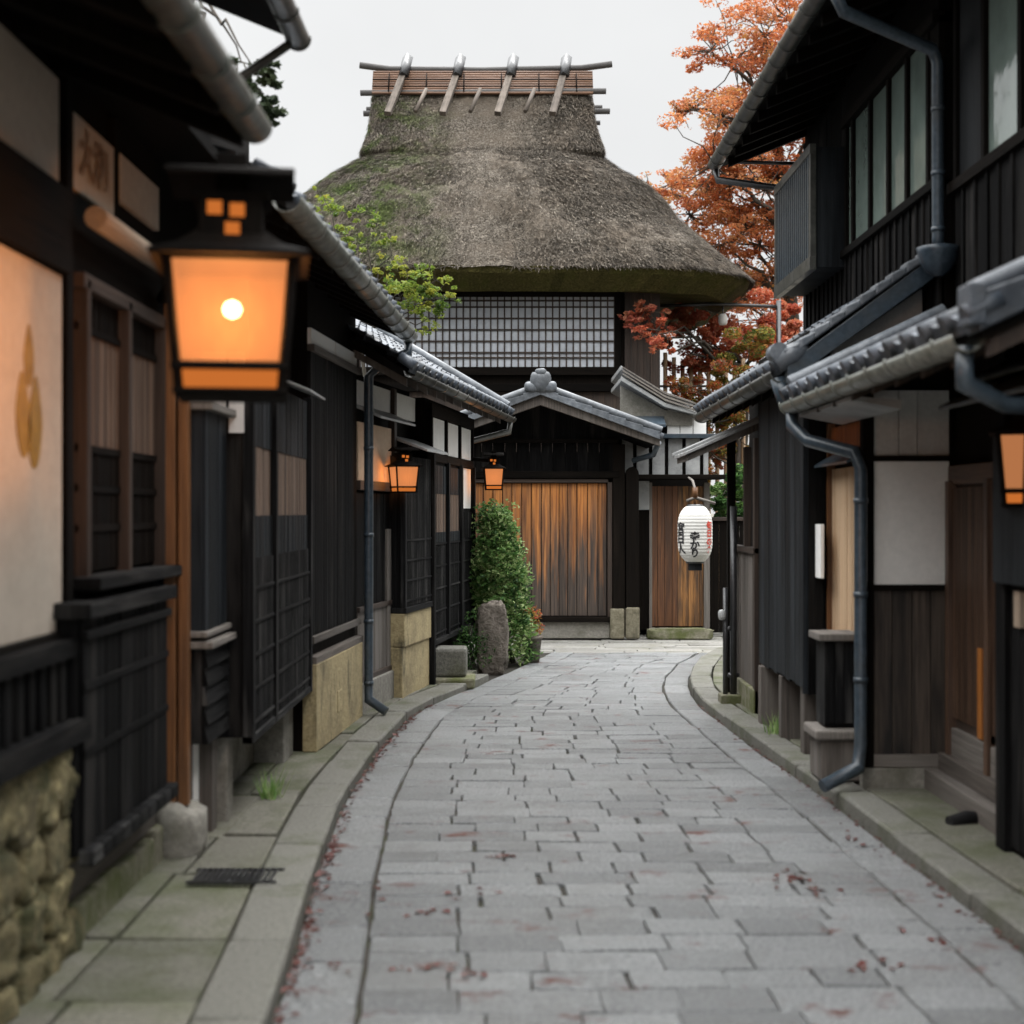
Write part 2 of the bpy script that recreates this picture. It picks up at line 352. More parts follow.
    def poly(s, fr, pts, o0, o1, r=None):
        """polygon in (s, z) pushed from o0 to o1"""
        i = len(s.v); n = len(pts); r = random.random() if r is None else r; d = random.uniform(0, 30)
        s.v += [fr.p(a, o1, z) for a, z in pts] + [fr.p(a, o0, z) for a, z in pts]
        s.face(range(i, i+n), [(a+d, z) for a, z in pts], r)
        s.face(list(range(i+n, i+2*n))[::-1], [(a+d, z) for a, z in pts], r)
        for k in range(n):
            k2 = (k+1) % n
            s.face((i+k2, i+k, i+n+k, i+n+k2), [(0, 0), (.1, 0), (.1, .1), (0, .1)], r)
        return s
    def boards(s, fr, s0, s1, o, z0, z1, wid=.13, th=.02, gap=.004, batten=0, grain='v', jag=0):
        a = s0
        while a < s1 - .01:
            b = min(s1, a + wid * random.uniform(.88, 1.12)); b = s1 if s1 - b < wid * .3 else b
            s.box(fr, a + gap/2, b - gap/2, o, o + th + random.uniform(-.0025, .0025), z0 + random.uniform(0, jag), z1, grain)
            if batten and b < s1 - .02: s.box(fr, b - batten/2, b + batten/2, o + th - .002, o + th + .016, z0, z1, grain)
            a = b
        return s
    def slats(s, fr, s0, s1, o0, o1, z0, z1, n, wid):
        for k in range(n):
            a = s0 + (s1 - s0) * (k + .5) / n
            s.box(fr, a - wid/2, a + wid/2, o0, o1, z0, z1)
        return s
    def build(s, name, mat, parent=None, bev=0, label=None, smooth_mod=None, solid=0):
        base = Vector(parent['_base']) if parent is not None else Vector((0, 0, 0))
        me = bpy.data.meshes.new(name)
        me.from_pydata([tuple(v - base) for v in s.v], [], s.f)
        uvl = me.uv_layers.new(name='UVMap'); uvl.data.foreach_set('uv', [c for p in s.uv for c in p])
        at = me.attributes.new('rnd', 'FLOAT', 'FACE'); at.data.foreach_set('value', s.r)
        me.polygons.foreach_set('use_smooth', s.sm)
        me.materials.append(mat); me.update()
        o = bpy.data.objects.new(name, me); COL.objects.link(o)
        if bev:
            b = o.modifiers.new('bevel', 'BEVEL'); b.width = bev; b.segments = 2; b.limit_method = 'ANGLE'; b.angle_limit = R(50)
        if solid:
            b = o.modifiers.new('solid', 'SOLIDIFY'); b.thickness = solid
        if parent is not None: o.parent = parent; o['_base'] = tuple(base)
        else: o['_base'] = (0, 0, 0)
        if label: o['label'] = label
        return o

def tag(o, label, cat, group=None):
    o['label'] = label; o['category'] = cat
    if group: o['group'] = group
    return o
def thing(name, label, cat, loc=(0, 0, 0), group=None):
    o = bpy.data.objects.new(name, None); COL.objects.link(o); o.location = loc; o['_base'] = tuple(loc)
    o.empty_display_size = .3
    return tag(o, label, cat, group)
def struct(o): o['kind'] = 'structure'; return o
def copy_tree(o, parent=None):
    c = o.copy(); COL.objects.link(c)
    if parent is not None: c.parent = parent
    for ch in list(o.children): copy_tree(ch, c)
    return c

def tiled_roof(fr, s0, s1, oe, ze, ot, zt, pitch=.27, course=.22, amp=.032, seg=6):
    """wavy pantile slope: eave (oe, ze) up to (ot, zt); courses overlap, round ends along the eave"""
    mb = MB(); run = math.hypot(ot - oe, zt - ze); nc = max(2, round(run / course)); nt_ = max(1, round((s1 - s0) / pitch)); pw = (s1 - s0) / nt_
    do, dz = (ot - oe) / run, (zt - ze) / run; no, nz = -dz * (1 if do > 0 else -1), abs(do)
    if do > 0: no = -dz
    else: no = dz
    def P(a, d, h): return fr.p(a, oe + do * d + no * h, ze + dz * d + nz * h)
    for c in range(nc):
        d0, d1 = run * c / nc, run * (c + 1) / nc
        for t in range(nt_):
            r = random.random(); j = random.uniform(-.004, .004)
            for k in range(seg):
                x0, x1 = k / seg, (k + 1) / seg
                h = [amp * (.5 + .5 * math.cos(2 * math.pi * x)) ** 1.6 for x in (x0, x1)]
                a0, a1 = s0 + (t + x0) * pw, s0 + (t + x1) * pw
                up = .03 + j
                v = [P(a0, d0 - .02, h[0] + up), P(a1, d0 - .02, h[1] + up), P(a1, d1, h[1] + .004), P(a0, d1, h[0] + .004)]
                i = len(mb.v); mb.v += v
                mb.face((i, i+1, i+2, i+3), [(a0, d0), (a1, d0), (a1, d1), (a0, d1)], r, True)
                dn = -.035 if c == 0 else -.005
                i = len(mb.v); mb.v += [P(a0, d0 - .02, dn + (h[0]*0)), P(a1, d0 - .02, dn), P(a1, d0 - .02, h[1] + up), P(a0, d0 - .02, h[0] + up)]
                mb.face((i, i+1, i+2, i+3), [(a0, 0), (a1, 0), (a1, .05), (a0, .05)], r)
    for t in range(nt_ + 1):                  # round eave ends
        a = s0 + t * pw
        mb.tube([P(a, -.05, .03), P(a, .10, .035)], .044, 10)
    return mb
def verge_tiles(mb, fr_s, fr, oe, ze, ot, zt, wid=.16, th=.05, drop=.10, course=.22):
    run = math.hypot(ot - oe, zt - ze); n = max(2, round(run / course))
    for c in range(n):
        t0, t1 = (c - .05) / n, (c + 1) / n
        o0, z0, o1, z1 = oe + (ot-oe)*t0, ze + (zt-ze)*t0, oe + (ot-oe)*t1, ze + (zt-ze)*t1
        mb.prism(fr, [(o0, z0 - drop), (o1, z1 - drop), (o1, z1 + th*.55), (o0, z0 + th)], fr_s, fr_s + wid)
    return mb
def half_gutter(pts, r=.06, bands=.9):
    mb = MB(); pts = [Vector(p) for p in pts]
    mb.tube(pts, r, 12, arc=(math.pi * 1.0, math.pi * 2.0))
    L_ = (pts[-1] - pts[0]).length; d = (pts[-1] - pts[0]).normalized(); k = .25
    while k < L_:
        q = pts[0] + d * k
        mb.tube([q - d * .012, q + d * .012], r * 1.09, 12, arc=(math.pi * .95, math.pi * 2.05)); k += bands
    return mb
def ico_blob(mb, c, rx, ry, rz, rough=.18, seg=10, ring=7, seed=0, smooth=True, sq=.7, fine=0):
    c = Vector(c); i0 = len(mb.v); r = random.random()
    for a in range(ring + 1):
        th = math.pi * a / ring
        for b in range(seg):
            ph = 2 * math.pi * b / seg
            d = Vector((math.sin(th) * math.cos(ph), math.sin(th) * math.sin(ph), math.cos(th)))
            d2 = Vector([math.copysign(abs(x) ** sq, x) for x in d])
            k = 1 + rough * noise.noise(d * 1.7 + Vector((seed, seed * .7, 0))) + fine * (noise.noise(d * 5 + Vector((seed, 0, seed))) + .6 * noise.noise(d * 11 + Vector((0, seed, seed))))
            mb.v.append(c + Vector((d2.x * rx, d2.y * ry, d2.z * rz)) * k)
    for a in range(ring):
        for b in range(seg):
            b2 = (b + 1) % seg
            mb.face((i0+a*seg+b, i0+(a+1)*seg+b, i0+(a+1)*seg+b2, i0+a*seg+b2), [(0, 0)] * 4, r, smooth)

# ------------------------------------------------------------------ ground, street, pavements
def lerp_tab(tab, y):
    if y <= tab[0][0]: return tab[0][1]
    for (a, b), (c, d) in zip(tab, tab[1:]):
        if y <= c:
            t = (y - a) / (c - a); t = t * t * (3 - 2 * t) * .35 + t * .65
            return b + (d - b) * t
    return tab[-1][1]
TL = [(-3, -.70), (3, -.72), (4.72, -.80), (7, -.93), (8.4, -.985), (10, -.955), (11.9, -.85), (13, -.62), (14, -.32), (15.5, .06), (16.9, .40), (17.6, .55)]
TR = [(-3, 2.1), (3, 2.06), (5.5, 1.985), (8, 1.89), (10.4, 1.74), (12.5, 1.65), (13.6, 1.69), (14.6, 1.82), (15.8, 2.07), (16.9, 2.40), (17.6, 2.65)]
XL = lambda y: lerp_tab(TL, y)
XR = lambda y: lerp_tab(TR, y)

g = MB(); g.quad((-600, -600, -.06), (600, -600, -.06), (600, 1500, -.06), (-600, 1500, -.06)); struct(g.build('ground', M['ground']))
g = MB()
for k in range(60):
    y0, y1 = -3 + k * .4, -3 + (k + 1) * .4
    g.quad((-4.5, y0, -.022), (6, y0, -.022), (6, y1, -.022), (-4.5, y1, -.022))
struct(g.build('street_bed', M['joint']))

def stone_quad(mb, c4, z, gap=.007, dep=.05, bv=.008, tilt=.003, gx=None):
    gx = gap if gx is None else gx
    c4 = [Vector((p[0], p[1], 0)) for p in c4]; ctr = sum(c4, Vector()) / 4
    def inset(p, d):
        v = ctr - p; dx = d - gap + gx; return p + Vector((math.copysign(min(abs(v.x), dx), v.x), math.copysign(min(abs(v.y), d), v.y), 0))
    zz = [z + random.uniform(-tilt, tilt) for _ in c4]
    jit = [Vector((random.uniform(-.006, .006), random.uniform(-.005, .005), 0)) for _ in c4]
    lo = [inset(p, gap) + j - Vector((0, 0, dep - z)) for p, j in zip(c4, jit)]
    md = [Vector((inset(p, gap).x, inset(p, gap).y, h - bv)) + j for p, j, h in zip(c4, jit, zz)]
    hi = [Vector((inset(p, gap + bv).x, inset(p, gap + bv).y, h)) + j for p, j, h in zip(c4, jit, zz)]
    i = len(mb.v); mb.v += lo + md + hi; r = random.random()
    for a, b in ((0, 4), (4, 8)):
        for k in range(4):
            k2 = (k + 1) % 4; mb.face((i+a+k, i+a+k2, i+b+k2, i+b+k), [(0, 0)] * 4, r, a == 4)
    mb.face((i+8, i+9, i+10, i+11), [(p.x, p.y) for p in hi], r)

st = MB(); y = -2.0
while y < 17.2:
    dep = random.uniform(.175, .235)
    for sgn in (0, 1): pass
    y1 = y + dep
    a0, a1, b0, b1 = XL(y) + .285, XL(y1) + .285, XR(y) - .255, XR(y1) - .255
    n = max(4, round((b0 - a0) / random.uniform(.33, .40)))
    cuts = [0] + sorted(max(.03, min(.97, (k + random.uniform(-.22, .22)) / n)) for k in range(1, n)) + [1]
    bow = lambda t: .02 * math.sin(t * 3.1 + y)
    for t0, t1 in zip(cuts, cuts[1:]):
        stone_quad(st, [(a0 + (b0-a0)*t0, y + bow(t0)), (a0 + (b0-a0)*t1, y + bow(t1)), (a1 + (b1-a1)*t1, y1 + bow(t1)), (a1 + (b1-a1)*t0, y1 + bow(t0))], random.uniform(-.004, .003), gap=random.choice((.0015, .003, .005)), gx=random.choice((.003, .005, .007, .010)), bv=.005)
    y = y1
for side in (0, 1):                                   # long border stones along both kerbs
    y = -2.0
    while y < 17.2:
        y1 = y + random.uniform(.42, .75)
        if side == 0: q = [(XL(y), y), (XL(y) + .275, y), (XL(y1) + .275, y1), (XL(y1), y1)]
        else: q = [(XR(y) - .245, y), (XR(y), y), (XR(y1), y1), (XR(y1) - .245, y1)]
        stone_quad(st, q, random.uniform(-.006, .0)); y = y1
struct(st.build('street', M['sett']))
pz = MB(); y = 17.2
while y < 21:
    y1 = y + random.uniform(.14, .22); x = -3.5 + random.uniform(0, .4)
    while x < 6.5:
        x1 = x + random.uniform(.5, 1.1)
        stone_quad(pz, [(x, y), (x1, y), (x1, y1), (x, y1)], random.uniform(-.006, .004), gap=.006); x = x1
    y = y1
struct(pz.build('plaza', M['plaza']))

kl = MB(); pl = MB(); y = -2.0
while y < 14.2:
    y1 = y + random.uniform(.55, 1.0)
    stone_quad(kl, [(XL(y) - .25, y), (XL(y) - .004, y), (XL(y1) - .004, y1), (XL(y1) - .25, y1)], .06 + random.uniform(-.006, .006), dep=.12, bv=.014, gap=.004); y = y1
y = -2.0
while y < 14.2:
    y1 = y + random.uniform(.6, 1.05)
    lo, hi = -1.95, (XL(y) + XL(y1)) / 2 - .256
    mid = -1.52 + random.uniform(-.05, .05)
    if hi - mid > .2:
        stone_quad(pl, [(lo, y), (mid, y), (mid, y1), (lo, y1)], .05 + random.uniform(-.008, .008), dep=.1)
        sp = (y + y1) / 2 if random.random() < .3 else None
        stone_quad(pl, [(mid, y), (XL(y) - .256, y), (XL(y1) - .256, y1), (mid, y1)], .05 + random.uniform(-.008, .01), dep=.1)
    else: stone_quad(pl, [(lo, y), (XL(y) - .256, y), (XL(y1) - .256, y1), (lo, y1)], .05, dep=.1)
    y = y1
struct(kl.build('kerb_left', M['kerb'])); struct(pl.build('pavement_left', M['slab']))
kr = MB(); pr = MB(); y = -2.0
while y < 16.4:
    y1 = y + random.uniform(.7, 1.1)
    stone_quad(kr, [(XR(y) + .004, y), (XR(y) + .22, y), (XR(y1) + .22, y1), (XR(y1) + .004, y1)], .075 + random.uniform(-.006, .006), dep=.13, bv=.014, gap=.004); y = y1
y = -2.0
while y < 16.4:
    y1 = y + random.uniform(.7, 1.15); x0, x1 = XR(y) + .226, XR(y1) + .226
    for k in range(3):
        wd = .36
        stone_quad(pr, [(x0 + k*wd, y), (x0 + (k+1)*wd, y), (x1 + (k+1)*wd, y1), (x1 + k*wd, y1)], .072 + random.uniform(-.006, .006), dep=.12)
    y = y1
struct(kr.build('kerb_right', M['kerb'])); struct(pr.build('pavement_right', M['slab']))

lt = MB()                                               # wind-blown leaf litter on the setts
def litter(x, y, n, sx, sy, size=.03):
    for _ in range(n):
        px, py = x + random.gauss(0, sx), y + random.gauss(0, sy); a = random.uniform(0, 6.3); q = size * random.uniform(.6, 1.3)
        c = Vector((px, py, .006)); d = Vector((math.cos(a), math.sin(a), 0)) * q; e = Vector((-math.sin(a), math.cos(a), 0)) * q * .6
        lt.quad(c - d, c - e + Vector((0, 0, random.uniform(0, .01))), c + d, c + e + Vector((0, 0, random.uniform(0, .01))))
for x, y, n, sx, sy in [(-.05, 7.0, 10, .04, .02), (-.35, 6.0, 7, .05, .04), (-.42, 5.3, 8, .08, .05), (-.66, 5.3, 5, .06, .05), (-.2, 5.25, 5, .07, .04), (1.3, 6.6, 14, .06, .06),
                        (1.37, 6.35, 10, .08, .04), (1.36, 5.3, 9, .05, .04), (1.65, 5.7, 7, .04, .08), (1.78, 7.3, 10, .03, .25), (1.9, 6.2, 10, .03, .3), (-.6, 6.3, 5, .03, .2), (-.2, 6.3, 6, .06, .05)]:
    litter(x, y, n, sx, sy, .022)
for _ in range(330):
    y = random.uniform(4.6, 12.5); litter(XL(y) + abs(random.gauss(0, .025)) + .01, y, 1, .006, .01, .02)
for _ in range(120):
    y = random.uniform(5, 12.5); litter(XR(y) - abs(random.gauss(0, .02)) - .01, y, 1, .006, .01, .016)
o = lt.build('fallen_leaves', M['litter']); o['kind'] = 'stuff'; tag(o, 'red fallen leaves scattered on the grey paving', 'fallen leaves')

# ------------------------------------------------------------------ LEFT, first house (white board with gold crest)
F1 = street_frame(-1.72, 0, 0, 1)
h1 = thing('wooden_house', 'nearest house on the left, white board with gold leaf crest above black railing', 'house', (-1.72, 3, 0))
mb = MB(); mb.box(F1, .3, 6.9, -3, -.02, .02, 3.5); mb.build('wall', M['dark'], h1)
mb = MB()
rr = random.Random(3)
z = .0
while z < .84:                                                    # rounded field stones in the base
    hh = rr.uniform(.16, .24); a = 2.4 + rr.uniform(-.1, 0)
    while a < 5.26:
        wd = rr.uniform(.18, .30)
        ico_blob(mb, F1.p(a + wd/2, .0, min(z + hh/2, .84 - hh*.4)), .085, wd * .53, hh * .55, .34, 30, 22, rr.random() * 50, sq=.62, fine=.10); a += wd * .96
    z += hh * .93
mb.box(F1, .3, 5.41, -.02, .03, .02, .84)
mb.build('stone_base', M['rubble'], h1)
mb = MB(); mb.box(F1, .5, 5.42, -.02, .12, .84, .93, 'h'); mb.box(F1, .5, 5.42, -.02, .1, 1.16, 1.23, 'h')
a = .6
while a < 5.4: mb.box(F1, a, a + .055, .02, .075, .93, 1.16); a += .115
mb.build('railing', M['black'], h1, .004)
mb = MB(); mb.box(F1, 2.2, 5.37, -.01, .02, 1.25, 2.59); bd = mb.build('white_board', M['cream'], h1)
mb = MB()                                                          # gold three-leaf crest
def drop(cx, cz, wx, hz, lean=0, tip=1):
    pts = []
    for k in range(28):
        a = 2 * math.pi * k / 28; rr_ = math.sin(a)
        x = math.cos(a) * wx * (1 - .55 * max(0, rr_) ** 1.2 if tip > 0 else 1 - .55 * max(0, -rr_) ** 1.2); zz = math.sin(a) * hz
        pts.append((cx + x + lean * zz, cz + zz))
    mb.poly(F1, pts[::-1], .015, .024)
drop(5.0, 2.25, .05, .11, 0, 1); drop(4.94, 2.04, .072, .15, -.08, 1); drop(5.065, 2.02, .072, .165, .05, 1)
mb.build('crest', M['gold'], bd)
mb = MB()
for s0, s1, z0, z1 in ((3.2, 5.36, 2.93, 3.33), (5.5, 6.1, 2.965, 3.26), (6.2, 6.88, 3.06, 3.265)):
    mb = MB(); mb.box(F1, s0, s1, -.015, .012, z0, z1); tp = mb.build('transom_panel', M['cream'], h1)
    if s0 == 5.5: sign_panel = tp
mb = MB()
mb.box(F1, .5, 5.4, -.02, .05, 2.60, 2.92, 'h'); mb.box(F1, 5.39, 5.47, -.02, .035, 1.2, 3.45); mb.box(F1, 6.11, 6.18, -.02, .014, 2.9, 3.4); mb.box(F1, 5.47, 6.9, -.02, .012, 2.64, 2.95, 'h')
mb.box(F1, 2.0, 5.4, -.02, .045, 1.225, 1.255, 'h'); mb.build('frame', M['dark'], h1, .005)
mb = MB(); mb.tube([F1.p(5.5, .11, 2.84), F1.p(6.75, .11, 2.84)], .045, 14); mb.build('eave_pole', M['pale'], h1)
mb = MB(); mb.box(F1, 5.58, 6.88, -.02, -.012, 1.46, 2.62); lw = mb.build('lattice_window', M['brownpaper'], h1)
MB().boards(F1, 5.62, 6.86, -.009, 1.96, 2.42, .03, .008, .008).build('brown_slats', M['slatbrown'], lw)
mb = MB(); mb.boards(F1, 5.62, 6.86, -.006, 2.42, 2.6, .03, .008, .006); mb.boards(F1, 5.62, 6.86, -.006, 1.46, 1.96, .03, .008, .006)
for z in (1.62, 1.78, 1.94, 2.42): mb.box(F1, 5.6, 6.86, -.002, .012, z, z + .03, 'h')
mb.build('dark_slats', M['dark'], lw)
mb = MB()
for a in (5.6, 6.21, 6.84): mb.box(F1, a, a + .05, -.01, .05, 1.44, 2.62)
mb.box(F1, 5.56, 6.9, -.01, .05, 2.58, 2.64, 'h'); mb.build('frame', M['brown'], lw, .004)
mb = MB(); mb.box(F1, 5.5, 6.86, -.02, .13, 1.395, 1.445, 'h'); mb.build('sill', M['blackworn'], lw, .006)
mb = MB(); mb.boards(F1, 5.32, 6.6, .09, .43, 1.30, .1, .03); mb.box(F1, 5.3, 6.6, -.02, .095, .41, 1.3)
for z in (.78, 1.03): mb.box(F1, 5.31, 6.6, .118, .128, z, z + .03, 'h')
fb = mb.build('front_bay', M['black'], h1, .003)
mb = MB(); mb.box(F1, 5.27, 6.63, -.02, .16, 1.30, 1.36, 'h'); mb.box(F1, 5.3, 6.61, .11, .14, 1.22, 1.255, 'h'); mb.build('cap_rail', M['blackworn'], fb, .006)
mb = MB()
a = 5.3
while a < 6.58: mb.box(F1, a, a + .13, .1, .165, .375, .44, 'h'); a += .135
mb.build('drip_edge', M['blackworn'], fb, .012)
mb = MB(); mb.box(F1, 5.42, 6.85, -.02, .02, .2, .42, 'h'); mb.build('skirting_board', M['greybrown'], h1, .004)
mb = MB(); a = 5.42
while a < 6.85: mb.box(F1, a, min(6.85, a + .3), -.02, .06, .02, .2 + random.uniform(-.02, .02)); a += .303
mb.build('footing', M['mossy'], h1, .015)
mb = MB(); mb.box(F1, 6.86, 6.92, .04, .095, .28, 2.75); mb.box(F1, 6.87, 6.93, .105, .155, .28, 2.75); mb.build('corner_pole', M['redpole'], h1, .005)
mb = MB(); ico_blob(mb, F1.p(6.9, .1, .14), .13, .13, .16, .3, 14, 9, 4.0); mb.build('pole_stone', M['concrete'], h1)
mb = MB(); mb.prism(F1, [(.74, 3.14), (.74, 3.19), (-3.2, 4.85), (-3.2, 4.75), (0, 3.42)], .3, 5.45); rf = mb.build('roof', M['dark'], h1)
MB().prism(F1, [(.40, 3.27), (.40, 3.32), (-3.2, 4.78), (-3.2, 4.7), (0, 3.42)], 5.46, 6.95).build('roof_end', M['dark'], rf)
for k in range(12): a = .6 + k * .43; MB().prism(F1, [(.70, 3.08), (.70, 3.145), (0, 3.425), (0, 3.36)], a, a + .06).build('rafter', M['dark'], rf)
tiled_roof(F1, .3, 5.45, .62, 3.255, -3.2, 4.87).build('roof_tiles', M['tile'], rf)
half_gutter([F1.p(.3, .74, 3.17), F1.p(5.42, .74, 3.17)], .062, .45).build('gutter', M['gutter'], h1, solid=.006)

# upper storey eave and the second house (two lattice bays)
h2 = thing('wooden_house', 'second house on the left, black lattice bays standing on short posts', 'house', (-1.72, 8.3, 0))
mb = MB(); mb.box(F1, 6.9, 9.85, -3, -.1, .02, 4.3); mb.build('wall', M['dark'], h2)
mb = MB(); mb.prism(F1, [(.62, 4.05), (.62, 4.12), (-3.2, 5.7), (-3.2, 5.6)], 5.6, 7.05); ur = mb.build('upper_roof', M['dark'], h2)
tiled_roof(F1, 5.6, 7.05, .55, 4.18, -3.2, 5.72).build('roof_tiles', M['tile'], ur)
mb = half_gutter([F1.p(5.6, .66, 4.05), F1.p(7.05, .66, 4.05)], .055, .4); mb.tube([F1.p(7.0, .62, 4.0), F1.p(7.0, .3, 3.78), F1.p(7.0, .02, 3.75)], .02, 8); mb.build('gutter', M['gutterdk'], ur, solid=.005)
mb = MB(); mb.box(F1, 5.6, 7.0, -3, -.02, 3.5, 4.3); mb.build('upper_wall', M['dark'], h2)
# small bay
mb = MB(); mb.box(F1, 6.97, 7.5, -.1, .205, 1.1, 2.2); mb.boards(F1, 6.97, 7.5, .205, 1.1, 2.2, .075, .012, .006); sb = mb.build('small_bay', M['navy'], h2, .003)
mb = MB(); mb.box(F1, 6.98, 7.5, -.1, .20, .56, 1.03)
for k in range(5):
    z = .56 + k * .094; mb.prism(F1, [(.20, z), (.232, z), (.212, z + .1), (.20, z + .1)], 6.97, 7.51)
mb.build('clapboard_skirt', M['blackworn'], sb, .002)
for o1, z0, z1 in ((.26, 1.03, 1.065), (.235, 1.085, 1.115), (.26, 2.2, 2.24)): MB().box(F1, 6.94, 7.54, -.1, o1, z0, z1, 'h').build('ledge', M['greywood'], sb, .006)
MB().box(F1, 7.0, 7.14, -.1, .12, .02, .56).build('post', M['greybrown'], h2, .006); MB().box(F1, 7.36, 7.48, -.1, .17, .02, .56).build('post', M['greybrown'], h2, .006)
mb = MB(); mb.box(F1, 7.14, 7.36, -.1, .10, .05, .56); mb.build('plaster_panel', M['plaster'], h2)
# tall lattice bay
F2 = street_frame(-1.4, 0, 0, 1)
mb = MB(); mb.box(F2, 7.56, 9.78, -.36, -.02, .5, 2.46); tb = mb.build('tall_bay', M['black'], h2)
mb = MB(); mb.slats(F2, 7.58, 9.76, -.02, .012, .5, 1.45, 46, .026)
for z in (.56, .74, .92, 1.1, 1.28): mb.box(F2, 7.58, 9.76, -.02, .02, z, z + .016, 'h')
mb.build('lower_lattice', M['blackworn'], tb)
mb = MB(); mb.box(F2, 7.58, 9.76, -.02, -.012, 1.5, 2.44); tw = mb.build('slat_window', M['brownpaper'], tb)
MB().boards(F2, 7.58, 9.76, -.012, 2.06, 2.45, .04, .012, .006).build('upper_slats', M['navy'], tw)
MB().boards(F2, 7.58, 9.76, -.014, 1.68, 2.06, .036, .008, .009).build('brown_slats', M['slatbrown'], tw)
MB().boards(F2, 7.58, 9.76, -.012, 1.45, 1.68, .04, .014, .006).build('lower_slats', M['navy'], tw)
mb = MB()
for a in (7.54, 8.28, 9.72): mb.box(F2, a, a + .06, -.03, .03, .47, 2.48)
mb.box(F2, 7.54, 9.78, -.03, .026, .47, .51, 'h'); mb.build('frame', M['blackworn'], tb, .004)
mb = MB(); mb.box(F2, 7.535, 7.56, -.3, -.12, 2.12, 2.55); mb.box(F2, 7.535, 7.56, -.10, -.02, 2.12, 2.55); mb.build('plaster_panel', M['plaster'], h2)
mb = MB(); mb.prism(F2, [(-.1, 2.54), (.16, 2.44), (.16, 2.455), (-.1, 2.56)], 8.75, 9.45); mb.build('small_canopy', M['sheet'], h2, .004)
for b in ((7.6, 7.75, -.3, -.12), (9.35, 9.75, -.3, -.1)): MB().box(F2, *b, .02, .5).build('support_post', M['concrete'], h2, .01)
MB().box(F2, 7.75, 9.4, -.34, -.3, .02, .5).build('recess_wall', M['concrete'], h2)

# ------------------------------------------------------------------ LEFT, third house
F3 = street_frame(-1.39, 9.8, .08, 1)
h3 = thing('wooden_house', 'third house on the left, tall black boarded wall over ochre base with blue downpipe', 'house', (-1.4, 10.7, 0))
mb = MB(); mb.box(F3, 0, 1.76, -3, -.02, .02, 3.6); mb.build('wall', M['dark'], h3)
mb = MB(); mb.boards(F3, 0, 1.70, -.02, .83, 2.82, .075, .022, .003); mb.build('board_wall', M['black'], h3, .002)
mb = MB()
for s0, s1 in ((.0, .80), (.84, 1.66)): mb.box(F3, s0, s1, -.02, .006, 2.86, 2.97)
mb.build('plaster_panel', M['plaster'], h3)
for z0, z1, o1 in ((.79, .84, .03), (.65, .70, .045), (2.81, 2.86, .03)): MB().box(F3, 0, 1.74, -.03, o1, z0, z1, 'h').build('rail', M['greybrown'], h3, .004)
mb = MB(); mb.box(F3, -.02, 1.2, -.05, .05, .05, .65); mb.box(F3, 1.2, 1.7, -.05, .048, .05, .65); mb.box(F3, .68, .84, .045, .055, .22, .38); mb.build('foundation', M['ochre'], h3, .01)
FG3 = street_frame(-1.07, 6.86, .046, 1)
mb = MB(); mb.prism(FG3, [(-.02, 3.17), (-.02, 3.24), (-3.4, 4.75), (-3.4, 4.65), (-.42, 3.34)], .0, 4.8); rf = mb.build('roof', M['dark'], h3)
for k in range(11): MB().prism(FG3, [(-.05, 3.1), (-.05, 3.17), (-.5, 3.37), (-.5, 3.30)], .15 + k * .43, .21 + k * .43).build('rafter', M['dark'], rf)
tiled_roof(FG3, .0, 4.8, -.1, 3.30, -3.4, 4.77).build('roof_tiles', M['tile'], rf)
half_gutter([FG3.p(-.1, .0, 3.20), FG3.p(4.85, .0, 3.16)], .07, .4).build('gutter', M['gutter'], h3, solid=.006)
mb = MB(); e = FG3.p(4.78, .0, 3.1)
b0 = F3.p(1.74, .09, 2.86)
mb.tube([e, e + Vector((0, 0, -.1)), b0 + Vector((.12, 0, .05)), b0 + Vector((0, 0, -.06)), F3.p(1.74, .09, .30), F3.p(1.74, .09, .18), F3.p(1.70, .24, .09)], .036, 12)
for z in (2.2, 1.5, .8, .3): mb.tube([F3.p(1.74, .09, z), F3.p(1.74, .09, z + .03)], .042, 12)
mb.build('downpipe', M['steel'], h3)

# ------------------------------------------------------------------ LEFT, fourth and fifth houses
F4 = street_frame(-1.25, 11.6, .175, 1)
h4 = thing('wooden_house', 'fourth house on the left, brown boards, peach plaster and a dark lattice bay', 'house', (-1.1, 12.4, 0))
mb = MB(); mb.box(F4, .0, 2.1, -2.5, -.1, .02, 2.85); mb.build('wall', M['dark'], h4)
mb = MB(); mb.boards(F4, 0, 1.14, -.04, .92, 1.86, .10, .02); mb.build('board_wall', M['black'], h4, .002)
mb = MB(); mb.boards(F4, 0, 1.14, -.03, .34, .88, .13, .02); mb.build('lower_boards', M['greybrown'], h4, .003)
for b in ((0, 1.16, -.04, .01, .88, .92), (0, 1.16, -.04, .01, .30, .345), (0, 1.16, -.04, .015, 1.88, 1.96)): MB().box(F4, *b, 'h').build('rail', M['brown'], h4, .004)
MB().box(F4, 1.08, 1.16, -.04, .02, .3, 2.8).build('post', M['brown'], h4, .004)
mb = MB(); mb.box(F4, .02, 1.08, -.04, -.01, 1.96, 2.44); mb.build('peach_panel', M['peach'], h4)
mb = MB(); mb.box(F4, .02, 2.0, -.05, -.02, 2.56, 2.78); mb.build('plaster_panel', M['plaster'], h4)
mb = MB(); mb.prism(F4, [(-.04, 2.56), (.2, 2.46), (.2, 2.48), (-.04, 2.59)], -.05, 1.12); mb.prism(F4, [(-.04, 2.36), (.3, 2.24), (.3, 2.26), (-.04, 2.39)], 1.16, 2.05); mb.build('small_canopy', M['sheet'], h4, .003)
mb = MB(); mb.box(F4, .0, 1.18, -.05, .03, .02, .3); mb.build('foundation', M['concrete'], h4, .01)
